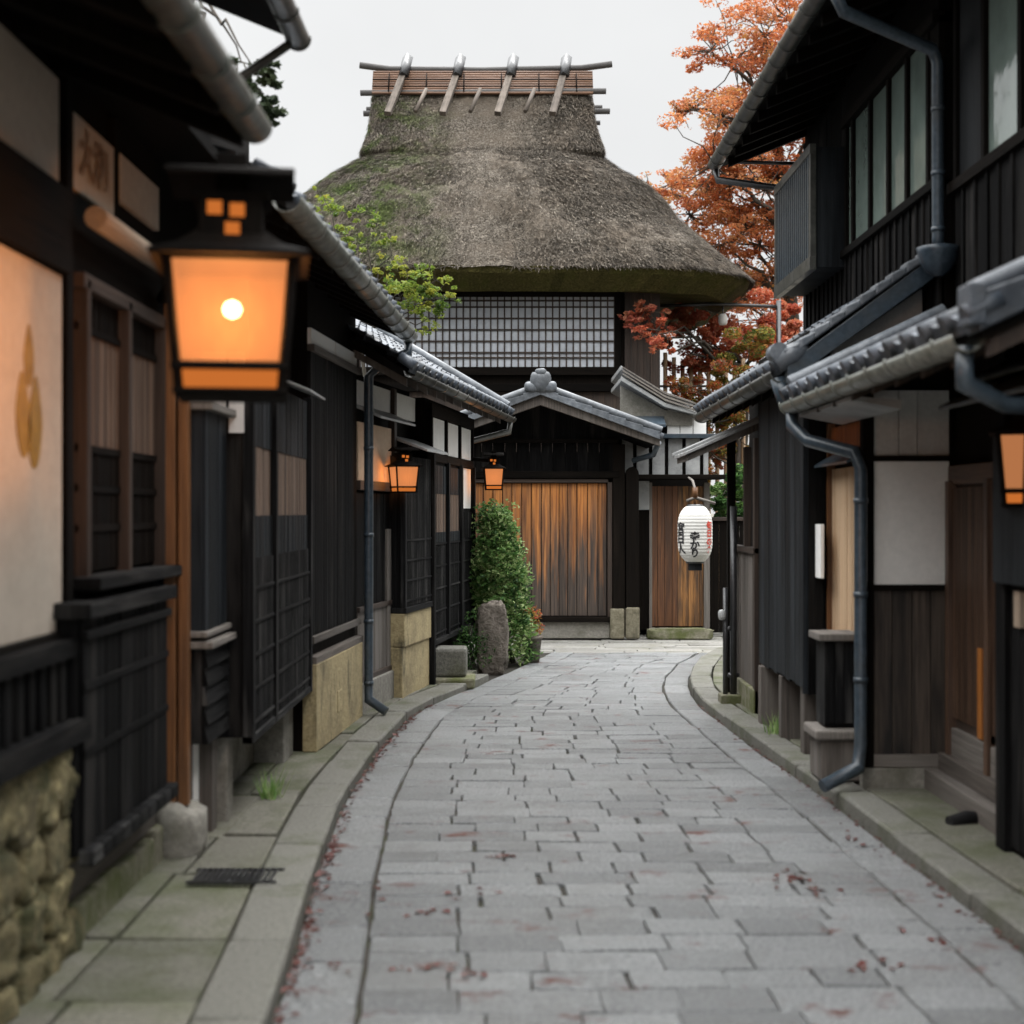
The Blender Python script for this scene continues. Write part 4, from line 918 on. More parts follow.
# grey sheet clad outbuilding over the side door
FO = front_frame(19.75)
ob = thing('outbuilding', 'small outbuilding clad in pale grey sheet with two lean-to roofs', 'outbuilding', (2.1, 20.2, 0))
mb = MB(); mb.box(FO, 1.45, 2.72, -1.6, -.02, .02, 3.0); mb.build('wall', M['dark'], ob)
mb = MB(); mb.boards(FO, 1.50, 2.75, -.02, 2.22, 2.72, .22, .03, .05); mb.build('sheet_panels', M['sheet'], ob, .004)
mb = MB(); mb.box(FO, 1.48, 2.85, -.02, .12, 2.72, 2.78, 'h'); mb.prism(FO, [(-.0, 3.0), (.35, 2.86), (.35, 2.9), (-.0, 3.05)], 1.45, 2.1); mb.build('ledge', M['steel'], ob, .004)
mb = MB(); mb.boards(FO, 2.15, 2.7, -.02, 2.78, 3.15, .18, .03, .01); mb.build('upper_panels', M['plaster'], ob, .003)
fl = Fr(1.55, 19.5, 0, 1, 1, 0)
mb = MB()
for dz, e in ((0, 1.02), (.16, .95)):
    mb.prism(fl, [(e, 3.02 + dz), (e, 3.06 + dz), (.55, 3.2 + dz), (-.05, 3.56 + dz), (-.05, 3.50 + dz), (.55, 3.14 + dz)], .0 + dz * .6, 2.0)
rf = mb.build('lean_to_roof', M['sheet'], ob, .006)
mb = MB()
for k in range(3): mb.prism(fl, [(.98, 3.08 + k*.05), (.98, 3.10 + k*.05), (.55, 3.25 + k*.05), (-.03, 3.60 + k*.05), (-.03, 3.58 + k*.05), (.55, 3.22 + k*.05)], -.03 + k * .03, .03 + k * .03)
mb.build('roof_edge', M['greywood'], rf)
mb = MB(); mb.poly(front_frame(19.7), [(1.5, 2.9), (2.5, 2.9), (2.5, 3.03), (2.1, 3.12), (1.5, 3.45)], -.05, .0); mb.build('gable_plaster', M['concrete'], ob)

# ------------------------------------------------------------------ thatched house
TY = 22.5; FT = front_frame(TY)
th = thing('thatched_house', 'tall old house with huge thatched roof and paper lattice window', 'house', (-.5, 24.5, 0))
mb = MB(); mb.box(FT, -3.2, 2.30, -4.0, -.02, .02, 5.6); mb.build('wall', M['dark'], th)
mb = MB(); mb.boards(FT, -3.0, 1.72, -.02, 1.5, 3.60, .18, .025); mb.build('lower_boards', M['brown'], th, .002)
mb = MB(); mb.boards(FT, 1.78, 2.33, -.02, 3.0, 5.3, .11, .03, .006, batten=.025); mb.boards(Fr(2.31, TY, 0, 1, 1, 0), 0, 3.9, -.0, 2.5, 5.3, .12, .03); mb.build('corner_boards', M['brown'], th, .002)
mb = MB(); mb.box(FT, -2.4, 1.62, -.02, .0, 3.98, 5.12); pw_ = mb.build('paper_window', M['shoji'], th)
mb = MB()
for k in range(38):
    a = -2.4 + k * 4.02 / 37; mb.box(FT, a - .011, a + .011, .0, .035, 3.98, 5.12)
for z in (4.14, 4.22, 4.40, 4.58, 4.76, 4.94, 5.04): mb.box(FT, -2.4, 1.62, .0, .028, z - .012, z + .012, 'h')
mb.build('lattice', M['brown'], pw_)
mb = MB(); mb.box(FT, -2.5, 1.72, -.02, .07, 3.86, 3.99, 'h'); mb.box(FT, 1.62, 1.72, -.02, .06, 3.86, 5.3); mb.box(FT, -2.5, 1.78, -.02, .10, 3.60, 3.72, 'h'); mb.box(FT, -2.5, 1.72, -.02, .05, 5.10, 5.3, 'h'); mb.build('frame', M['dark'], pw_, .006)

CX, CY = -.5, 24.7
PROF = [(5.42, 4.50, 3.12), (5.62, 4.28, 3.00), (5.9, 3.96, 2.82), (6.3, 3.52, 2.53), (6.7, 3.19, 2.27), (7.05, 2.90, 2.0), (7.35, 2.58, 1.68), (7.58, 2.27, 1.36), (7.74, 2.04, 1.14)]
CAP = [(7.60, 2.02, 1.14), (7.72, 2.06, 1.18), (7.95, 2.0, 1.04), (8.3, 1.93, .82), (8.6, 1.89, .62), (8.86, 1.87, .46)]
def ring(hx, hy, n, e):
    out = []
    for k in range(n):
        a = 2 * math.pi * k / n; c, s_ = math.cos(a), math.sin(a)
        out.append((math.copysign(abs(c) ** (2 / e), c) * hx, math.copysign(abs(s_) ** (2 / e), s_) * hy))
    # even spacing along the ring
    pts = out + [out[0]]; ds = [0]
    for p, q in zip(pts, pts[1:]): ds.append(ds[-1] + math.hypot(q[0]-p[0], q[1]-p[1]))
    res = []; j = 0
    for k in range(n):
        d = ds[-1] * k / n
        while ds[j+1] < d: j += 1
        t = (d - ds[j]) / max(1e-9, ds[j+1] - ds[j]); res.append((pts[j][0] + (pts[j+1][0]-pts[j][0])*t, pts[j][1] + (pts[j+1][1]-pts[j][1])*t))
    return res, ds[-1]
def prof_at(P, t):
    x = t * (len(P) - 1); i = min(len(P) - 2, int(x)); f = x - i
    return tuple(P[i][k] + (P[i+1][k] - P[i][k]) * f for k in range(3))
def loft(mb, P, n, m, e0, e1, amp, sag=True):
    i0 = len(mb.v); rows = []
    for j in range(m + 1):
        t = j / m; z, hx, hy = prof_at(P, t); e = e0 + (e1 - e0) * t; pts, per = ring(hx, hy, n, e); row = []
        for k, (x, y) in enumerate(pts):
            v = Vector((CX + x, CY + y, z))
            d = Vector((x / hx / hx, y / hy / hy, .5)).normalized()
            v += d * (noise.noise(v * 1.3) * amp + noise.noise(v * 4.2) * amp * .55 + noise.noise(v * 11) * amp * .3)
            if sag and j == 0: pass
            mb.v.append(v); row.append((k / n * per, z * 1.3))
        rows.append(row)
    for j in range(m):
        for k in range(n):
            k2 = (k + 1) % n
            u2 = rows[j][k2][0] if k2 else rows[j][n-1][0] + .1
            mb.face((i0+j*n+k, i0+j*n+k2, i0+(j+1)*n+k2, i0+(j+1)*n+k), [rows[j][k], (u2, rows[j][k][1]), (u2, rows[j+1][k][1]), rows[j+1][k]], .5, True)
    return i0
def straws(mb, P, e0, e1, count, lmin, lmax):
    for _ in range(count):
        t = random.random() ** 1.15; z, hx, hy = prof_at(P, t); z2, hx2, hy2 = prof_at(P, min(1, t + .03))
        e = e0 + (e1 - e0) * t
        a = random.uniform(0, 2 * math.pi)
        if math.sin(a) > .35: a = -a                      # most straws where they can be seen from the lane
        c, s_ = math.cos(a), math.sin(a); q = lambda h, v: math.copysign(abs(v) ** (2 / e), v) * h
        p0 = Vector((CX + q(hx, c), CY + q(hy, s_), z)); p1 = Vector((CX + q(hx2, c), CY + q(hy2, s_), z2))
        nrm = Vector((c / hx, s_ / hy, .35)).normalized()
        dn = (p0 - p1).normalized(); sd = dn.cross(nrm).normalized()
        dn = (dn + sd * random.gauss(0, .45) + nrm * random.gauss(.10, .16)).normalized()
        p = p0 + nrm * (random.uniform(-.02, .035) + noise.noise(p0 * 1.3) * .06); ln = random.uniform(lmin, lmax); wd = random.uniform(.006, .012)
        r = random.random()
        i = len(mb.v); mb.v += [p - sd * wd, p + sd * wd, p + dn * ln + nrm * .01]
        uu = (random.uniform(0, 30), random.uniform(0, 30))
        mb.face((i, i+1, i+2), [uu, uu, (uu[0], uu[1] + .01)], r)
mb = MB(); loft(mb, PROF, 220, 60, 4.2, 3.2, .09); straws(mb, PROF, 4.2, 3.2, 70000, .05, .13); tr_ = mb.build('thatch', M['thatch'], th)
mb = MB(); loft(mb, CAP, 180, 26, 7, 8, .05); straws(mb, CAP, 7, 8, 22000, .05, .11); mb.build('thatch_crown', M['thatch'], tr_)
mb = MB(); n = 160                                          # thick cut eave, then the soffit going in to the wall
for (z0, hx0, hy0, e_), (z1, hx1, hy1, e2) in (((5.44, 4.43, 3.11, 4.2), (5.34, 4.40, 3.08, 4.2)), ((5.34, 4.40, 3.08, 4.2), (5.10, 4.02, 2.82, 4.4)), ((5.10, 4.02, 2.82, 4.4), (5.22, 2.6, 2.0, 6))):
    A, _ = ring(hx0, hy0, n, e_); B, _ = ring(hx1, hy1, n, e2); i = len(mb.v)
    for P_, zz in ((A, z0), (B, z1)):
        for x, y in P_:
            v = Vector((CX + x, CY + y, zz)); v.z += noise.noise(v * 2) * .03 + noise.noise(v * 9) * .012; mb.v.append(v)
    for k in range(n):
        k2 = (k + 1) % n; mb.face((i+k2, i+k, i+n+k, i+n+k2), [(0, 0)] * 4, random.random(), True)
mb.build('eave_edge', M['thatchcut'], tr_)
# ridge bundle with poles and riders
rg = MB(); sl = lambda z: .52 - (z - 8.84) * .5
for side in (-1, 1):
    for k in range(10):
        z = 8.82 + k * .046; yy = CY + side * sl(z); rg.tube([(CX - 1.88, yy, z), (CX + 1.88, yy, z)], .027, 7)
rg.box(W, CX - 1.86, CX + 1.86, CY - .3, CY + .3, 8.8, 9.2)
rdg = rg.build('ridge_bundle', M['bamboo'], th)
mb = MB()
for side in (-1, 1):
    for k in range(6):
        x = CX - 1.6 + k * .64; mb.tube([(x, CY + side * (sl(8.84) + .035), 8.84), (x, CY + side * (sl(9.22) + .03), 9.2)], .012, 6)
    for z in (8.95, 9.08): mb.tube([(CX - 1.88, CY + side * (sl(z) + .03), z), (CX + 1.88, CY + side * (sl(z) + .03), z)], .01, 6)
mb.build('binding', M['dark'], rdg)
mb = MB()
mb.tube([(CX - 2.12, CY - .22, 9.39), (CX - 1.6, CY - .22, 9.32), (CX, CY - .22, 9.30), (CX + 1.7, CY - .22, 9.34), (CX + 2.22, CY - .22, 9.41)], .055, 10)
for s_ in (-1, 1):
    mb.tube([(CX - 2.08, CY + s_ * .5, 8.83), (CX + 2.10, CY + s_ * .5, 8.86)], .05, 10)
mb.tube([(CX - 2.08, CY, 8.62), (CX + 2.2, CY, 8.66)], .05, 10); mb.tube([(CX - 2.0, CY + .3, 8.52), (CX + 2.05, CY + .3, 8.54)], .04, 10)
mb.build('ridge_poles', M['pole'], rdg)
for k in range(4):
    mb = MB(); x = CX - 1.42 + k * .915
    for s_ in (-1, 1):
        p0 = Vector((x + .10, CY + s_ * .22, 9.36)); p1 = Vector((x - .15, CY + s_ * 1.02, 8.33))
        d = (p1 - p0).normalized(); sx = Vector((1, 0, 0)) - d * d.x; sx.normalize(); ny = d.cross(sx)
        i = len(mb.v); mb.v += [p + sx * a * .055 + ny * b * .045 for p in (p0, p1) for a, b in ((-1, -1), (1, -1), (1, 1), (-1, 1))]
        for q in ((0, 1, 2, 3), (7, 6, 5, 4), (0, 4, 5, 1), (1, 5, 6, 2), (2, 6, 7, 3), (3, 7, 4, 0)):
            mb.face([i + z_ for z_ in q], [(0, 0), (.1, 0), (.1, 1), (0, 1)], random.random())
    mb.build('ridge_rider', M['ridgewood'], rdg, .006)
    mb = MB()
    p0 = Vector((x + .12, CY - .10, 9.56)); p1 = Vector((x + .06, CY - .42, 9.14))
    mb.tube([p0, p1], .095, 4); mb.build('rider_cap', M['iron'], rdg)
for k in range(3):
    mb = MB(); x = CX - .98 + k * .915
    mb.tube([(x + .03, CY - .62, 8.86), (x - .13, CY - .97, 8.38)], .035, 8); mb.build('short_rider', M['ridgewood'], rdg)

# ------------------------------------------------------------------ foliage
def leaves(mb, c, r, n, size, flat=1.0, bias=None):
    c = Vector(c)
    for _ in range(n):
        while True:
            d = Vector((random.uniform(-1, 1), random.uniform(-1, 1), random.uniform(-1, 1)))
            if d.length < 1: break
        if random.random() < .5: d = d.normalized() * random.uniform(.7, 1.05)
        p = c + Vector((d.x * r, d.y * r, d.z * r * flat))
        a = Vector((random.gauss(0, 1), random.gauss(0, 1), random.gauss(0, .6))).normalized()
        b = a.cross(Vector((random.gauss(0, 1), random.gauss(0, 1), random.gauss(0, 1)))).normalized()
        q = size * random.choice((.45, .7, .9, 1.1, 1.5)) * random.uniform(.85, 1.15); nn = a.cross(b) * q * .25
        rr_ = min(1, max(0, random.gauss(.5, .25) if bias is None else random.gauss(bias, .2)))
        i = len(mb.v); mb.v += [p - a * q, p - b * q * .5 + nn, p + a * q, p + b * q * .5 + nn]
        mb.face((i, i+1, i+2, i+3), [(0, 0), (1, 0), (1, 1), (0, 1)], rr_)
def limb(mb, p, q, r0, r1, wob=.12, n=6):
    p, q = Vector(p), Vector(q); pts = []
    for k in range(n + 1):
        t = k / n; v = p.lerp(q, t)
        if 0 < k < n: v += Vector((random.gauss(0, 1), random.gauss(0, 1), random.gauss(0, 1))) * wob * (q - p).length * .25
        pts.append(v)
    mb.tube(pts, [r0 + (r1 - r0) * k / n for k in range(n + 1)], 8); return pts
def tree(name, label, cat, base, top, clusters, matl, dens, size, r0=.16, sub=7, group=None, flat=.6):
    """trunk, limbs to every clump, clumps broken into small sprays of leaves with gaps between"""
    t = thing(name, label, cat, base, group); tb = MB(); lf = MB()
    trunk = limb(tb, base, top, r0, r0 * .45, .08, 8)
    for (x, y, z, r) in clusters:
        st_ = min(trunk[2:], key=lambda v: (v - Vector((x, y, z - r))).length)
        pts = limb(tb, st_, (x, y, z), r0 * .28, r0 * .06, .16, 6)
        bias = random.uniform(.2, .8)
        for k in range(sub):
            d = Vector((random.gauss(0, .62), random.gauss(0, .62), random.gauss(0, .5))) * r
            q = Vector((x, y, z)) + d; limb(tb, (x, y, z), q, r0 * .07, r0 * .025, .2, 3)
            leaves(lf, q, r * random.uniform(.22, .5), int(dens * r * r * random.uniform(.5, 1.4)), size, flat, min(1, max(0, random.gauss(bias, .18))))
    tb.build('trunk', M['bark'], t); lf.build('crown', matl, t); return t
def pxy(px, py, Y): return ((px - 512) / 1422.22 * Y, Y, 1.7 + (512 - py) / 1422.22 * Y)
cl = []
for px, py, rp in ((765, 35, 45), (735, 62, 38), (712, 50, 22), (695, 108, 20), (720, 120, 32), (795, 60, 45), (775, 110, 45), (740, 120, 35), (680, 112, 12), (715, 165, 40), (672, 182, 28), (645, 190, 14), (765, 190, 50), (690, 215, 32),
                   (745, 225, 42), (715, 200, 30), (790, 240, 45), (770, 275, 40), (735, 265, 30), (790, 20, 40), (820, 120, 60), (840, 220, 60), (850, 50, 60), (755, 160, 40), (700, 185, 30), (730, 190, 36), (760, 245, 40), (720, 245, 30), (700, 250, 20), (775, 70, 40), (745, 300, 40), (785, 165, 40), (770, 320, 40)):
    x, y, z = pxy(px, py, 27.5 + random.uniform(-1.2, 1.2)); cl.append((x, y, z, rp / 1422.22 * 27.5))
tree('maple_tree', 'tall maple with rust orange leaves behind the thatched house', 'tree', (6.2, 28, 0), (5.0, 27.6, 9.5), cl, M['leafred'], 215, .036, .2, 17, flat=.45)
cl = []
for px, py, rp in ((634, 319, 9), (645, 313, 11), (655, 324, 11), (640, 328, 7), (668, 325, 20), (695, 330, 22), (715, 345, 26), (740, 335, 28), (765, 320, 30), (690, 365, 20), (780, 345, 25), (655, 335, 12)):
    x, y, z = pxy(px, py, (24.0 if px > 662 else 22.0) + random.uniform(-.3, .3)); cl.append((x, y, z, rp / 1422.22 * 24))
tree('maple_tree', 'low maple with pinkish red leaves under the thatched eave', 'tree', (4.3, 24.6, 0), (4.0, 24.4, 4.2), cl, M['leafpink'], 1300, .036, .1, 10)
cl = []
for px, py, rp in ((705, 390, 22), (725, 380, 22), (745, 372, 24), (720, 420, 20), (735, 405, 24), (698, 425, 12), (715, 450, 18), (760, 400, 30), (700, 445, 16), (735, 440, 22), (690, 405, 14), (680, 385, 14), (750, 345, 24), (770, 350, 26), (710, 470, 14), (690, 430, 12)):
    x, y, z = pxy(px, py, 23 + random.uniform(-.4, .4)); cl.append((x, y, z, rp / 1422.22 * 23))
tree('autumn_shrub', 'loose shrub of yellow and orange leaves above the small porch roof', 'shrub', (3.8, 23.2, 0), (3.6, 23, 3.2), cl, M['leafmix'], 1300, .032, .07, 9)
cl = []
for px, py, rp in ((728, 488, 22), (745, 500, 20), (720, 505, 16), (735, 515, 18), (755, 480, 22), (712, 488, 12)):
    x, y, z = pxy(px, py, 20.6 + random.uniform(-.3, .3)); cl.append((x, y, z, rp / 1422.22 * 20.6))
tree('green_shrub', 'bright green shrub behind the brown fence by the paper lantern', 'shrub', (3.2, 20.6, 0), (3.2, 20.6, 1.6), cl, M['leafgrn'], 2200, .035, .05, 7)
cl = []
for px, py, rp in ((428, 288, 20), (408, 275, 14), (445, 296, 12), (400, 298, 16), (418, 310, 14), (385, 265, 10), (372, 240, 9), (352, 250, 12), (338, 232, 9), (390, 238, 7), (385, 285, 14), (424, 328, 9), (362, 270, 12), (436, 280, 10), (330, 210, 12), (312, 228, 14), (355, 215, 10), (345, 238, 12), (300, 212, 12), (320, 195, 8), (372, 222, 9), (335, 250, 14), (440, 315, 10), (415, 300, 18), (434, 298, 16)):
    x, y, z = pxy(px, py, 17.6 + random.uniform(-.35, .35)); cl.append((x, y, z, rp / 1422.22 * 17.6))
tree('sapling', 'slender young tree with yellow-green leaves behind the left roofs', 'tree', (-2.0, 17.8, 0), (-1.8, 17.7, 4.0), cl, M['leafyel'], 1500, .024, .045, 6)
cl = []
for px, py, rp in ((252, 90, 18), (268, 82, 12), (244, 108, 16), (262, 118, 14), (238, 78, 12), (225, 120, 20), (272, 104, 10), (258, 68, 10)):
    x, y, z = pxy(px, py, 8.6 + random.uniform(-.1, .1)); cl.append((x, y, z, rp / 1422.22 * 8.6))
tree('pine_tree', 'dark pine branch showing over the left eaves', 'tree', (-2.6, 9.5, 4.2), (-2.0, 9.0, 5.0), cl, M['pine'], 12000, .02, .04, 9)

bu = thing('bush', 'tall clipped green bush leaning on the gatehouse wall', 'bush', (-.08, 16.0, 0))
mb = MB()
for k in range(10): limb(mb, (-.08 + random.gauss(0, .05), 16.0, 0), (-.08 + random.gauss(0, .18), 16.0 + random.gauss(0, .12), random.uniform(.8, 1.7)), .02, .008, .1, 5)
mb.build('stems', M['bark'], bu)
mb = MB()
for k in range(330):
    z = random.uniform(.08, 1.72) ; wd = .35 * (1 - .60 * max(0, (z - .75)) ** 1.1) * random.uniform(.8, 1.12) * (.92 + .08 * math.sin(z * 7)); a = random.uniform(0, 6.28)
    leaves(mb, (-.13 + math.cos(a) * wd * .8 + (.06 - .07 * z), 16.0 + math.sin(a) * wd * .8, z), random.uniform(.06, .19), 55, .024, .9, random.uniform(.1, 1))
mb.build('foliage', M['leafgrn'], bu)
iv = thing('ivy_clump', 'dark low ivy clump against the standing stone', 'ivy', (-.42, 15.0, 0))
mb = MB()
for k in range(30): leaves(mb, (-.44 + random.gauss(0, .10), 15.05 + random.gauss(0, .06), random.uniform(.06, .6)), .1, 70, .016, .9, .2)
mb.build('foliage', M['leafgrn'], iv)
mb = MB()
for k in range(4): limb(mb, (-.42, 15.05, 0), (-.42 + random.gauss(0, .1), 15.05, .5), .01, .004)
mb.build('stems', M['bark'], iv)
sn = MB(); ico_blob(sn, (-.21, 15.1, .34), .165, .13, .39, .25, 40, 30, 6.1, sq=.55, fine=.09); o = sn.build('standing_stone', M['rock']); tag(o, 'upright brown standing stone in front of the green bush', 'stone')
stp = thing('stepping_block', 'square grey granite block set beside the left kerb', 'stone block', (-.62, 14.0, 0))
mb = MB(); mb.box(W, -.76, -.44, 13.75, 14.1, .10, .38); mb.build('block', M['kerb'], stp, .03)
mb = MB(); mb.box(W, -.74, -.36, 13.65, 14.12, .0, .10); mb.build('base_slab', M['mossy'], stp, .02)
pt = thing('potted_plant', 'small plant with yellowing leaves in a dark pot by the bush', 'potted plant', (.22, 16.1, 0))
mb = MB(); mb.lathe([(.0, .0), (.09, .0), (.115, .26), (.13, .27), (.13, .3), (.10, .3), (.10, .26), (0, .26)], (.22, 16.1, .0), 18); mb.build('pot', M['rock'], pt)
mb = MB()
for k in range(14): leaves(mb, (.22 + random.gauss(0, .06), 16.1 + random.gauss(0, .05), random.uniform(.32, .6)), .08, 40, .018, 1)
mb.build('foliage', M['leafmix'], pt)
for i, (x, y, lab) in enumerate(((-1.38, 8.15, 'small tuft of green weeds under the left lattice bay'), (1.93, 10.45, 'thin green weed growing under the blue-black wall'))):
    mb = MB()
    for k in range(60):
        a = random.uniform(0, 6.3); h = random.uniform(.08, .2); b = Vector((x + random.gauss(0, .03), y + random.gauss(0, .05), .05)); d = Vector((math.cos(a), math.sin(a), 0)) * h * .5; s_ = Vector((-math.sin(a), math.cos(a), 0)) * .006
        i0 = len(mb.v); mb.v += [b - s_, b + s_, b + d + Vector((0, 0, h))]; mb.face((i0, i0+1, i0+2), [(0, 0)] * 3, random.uniform(.5, 1))
    o = mb.build('weed', M['leafgrn']); tag(o, lab, 'weed')

bs = thing('bamboo_screen', 'pale bamboo pole screen standing right of the thatched house', 'screen', (2.9, 23.8, 0))
mb = MB()
for k in range(11): x = 2.42 + k * .145; mb.tube([(x, 23.8, .05), (x, 23.8, 4.25 + random.uniform(-.12, .12))], .036, 8)
mb.build('uprights', M['straw'], bs)
mb = MB()
for z in (2.0, 3.5, 3.8): mb.tube([(2.35, 23.75, z), (4.0, 23.75, z)], .02, 8)
mb.build('crossbars', M['greywood'], bs)
lp = thing('street_lamp', 'small white globe lamp on a thin dark arm among the red leaves', 'street lamp', (4.35, 23.2, 0))
mb = MB(); mb.tube([(4.35, 23.2, 0), (4.35, 23.2, 5.15)], .04, 8); mb.build('pole', M['iron'], lp)
mb = MB(); mb.tube([(2.35, 23.2, 5.06), (3.3, 23.2, 5.09), (4.35, 23.2, 5.05)], .028, 8); mb.tube([(3.44, 23.2, 5.07), (3.44, 23.2, 4.9)], .012, 6); mb.build('arm', M['iron'], lp)
mb = MB(); mb.lathe([(.0, -.1), (.06, -.09), (.075, -.05), (.075, .05), (.05, .09), (0, .1)], (3.44, 23.2, 4.84), 14); mb.build('globe', M['paper'], lp)

# ------------------------------------------------------------------ lettering
def glyphs(text, size):
    cu = bpy.data.curves.new('glyphs', 'FONT'); cu.body = text; cu.size = size; cu.align_x = 'CENTER'; cu.align_y = 'CENTER'; cu.resolution_u = 3
    cu.offset = size * .035
    ob_ = bpy.data.objects.new('glyphs', cu); COL.objects.link(ob_); bpy.context.view_layer.update()
    me = ob_.evaluated_get(bpy.context.evaluated_depsgraph_get()).to_mesh()
    vs = [v.co.copy() for v in me.vertices]; fs = [tuple(p.vertices) for p in me.polygons]
    bpy.data.objects.remove(ob_); bpy.data.curves.remove(cu)
    return vs, fs
def add_glyphs(mb, text, size, fn):
    vs, fs = glyphs(text, size); i = len(mb.v); mb.v += [fn(v.x, v.y) for v in vs]
    for f in fs: mb.face([i + k for k in f], [(0, 0)] * len(f), .5)
mb = MB(); add_glyphs(mb, '大和', .20, lambda x, y: F1.p(5.8 + x, .02, 3.11 + y)); mb.build('lettering', M['fadedink'], sign_panel)

# white paper lantern
LC = Vector((2.175, 16.9, 0)); pl_ = thing('paper_lantern', 'white barrel paper lantern with black and red characters hanging by the side door', 'lantern', (LC.x, LC.y, 1.1))
px_m = 16.9 / 1422.22
zb, zt_ = 1.7 - 50 * px_m, 1.7 + 6 * px_m; rad = .205
prof = [(.10, zb)]
for k in range(121):
    t = k / 120; e = abs(2 * t - 1); rr_ = rad * (1 - .50 * e ** 4.2); rr_ *= 1 + .009 * math.sin(t * math.pi * 2 * 17); prof.append((rr_, zb + (zt_ - zb) * t))
prof.append((.10, zt_))
mb = MB(); mb.lathe(prof, (LC.x, LC.y, 0), 40); mb.build('paper_body', M['paper'], pl_)
def on_lantern(ang, zc):
    def fn(x, y):
        a = ang + x / rad; t = (zc + y - zb) / (zt_ - zb); e = abs(2 * t - 1); q = rad * (1 - .5 * e ** 4.2) + .0065
        return Vector((LC.x + q * math.sin(a), LC.y - q * math.cos(a), zc + y))
    return fn
mb = MB()
for k, ch in enumerate('寺かり'): add_glyphs(mb, ch, .115, on_lantern(R(-8), 1.425 - k * .098 - .02))
mb.build('black_lettering', M['ink'], pl_); mb = MB()
for k, ch in enumerate('宮白人'): add_glyphs(mb, ch, .14, on_lantern(R(-62), 1.50 - k * .118))
mb.build('black_lettering', M['ink'], pl_)
mb = MB()
for k, ch in enumerate('旬日の食'): add_glyphs(mb, ch, .10, on_lantern(R(46), 1.54 - k * .098))
mb.build('red_lettering', M['redink'], pl_)
mb = MB(); mb.lathe([(0, zt_ + .02), (.085, zt_ + .02), (.11, zt_ - .005), (.11, zt_ - .02)], (LC.x, LC.y, 0), 20); mb.lathe([(.11, zb + .01), (.11, zb - .015), (0, zb - .015)], (LC.x, LC.y, 0), 20); mb.build('rims', M['iron'], pl_)
mb = MB(); mb.box(W, LC.x - .075, LC.x + .075, LC.y - .05, LC.y + .05, zb - .10, zb - .015); mb.build('lower_tag', M['navy'], pl_, .004)
br = MB(); br.tube([(LC.x, LC.y, zt_ + .02), (LC.x, LC.y, zt_ + .12)], .012, 8); br.tube([(LC.x, LC.y, zt_ + .10), (LC.x + .0, LC.y, zt_ + .22)], .03, 10)
br.build('hanging_peg', M['redpole'], pl_)
ah = MB(); ah.tube([(LC.x - .1, LC.y, zt_ + .06), (LC.x, LC.y, zt_ + .10), (LC.x + .24, LC.y, zt_ + .03)], .018, 8); ah.tube([(LC.x, LC.y, zt_ + .20), (LC.x + .1, LC.y + 1.0, zt_ + .32), (LC.x + .2, LC.y + 2.3, zt_ + .40)], .016, 8); ah.build('bracket', M['greywood'], pl_)

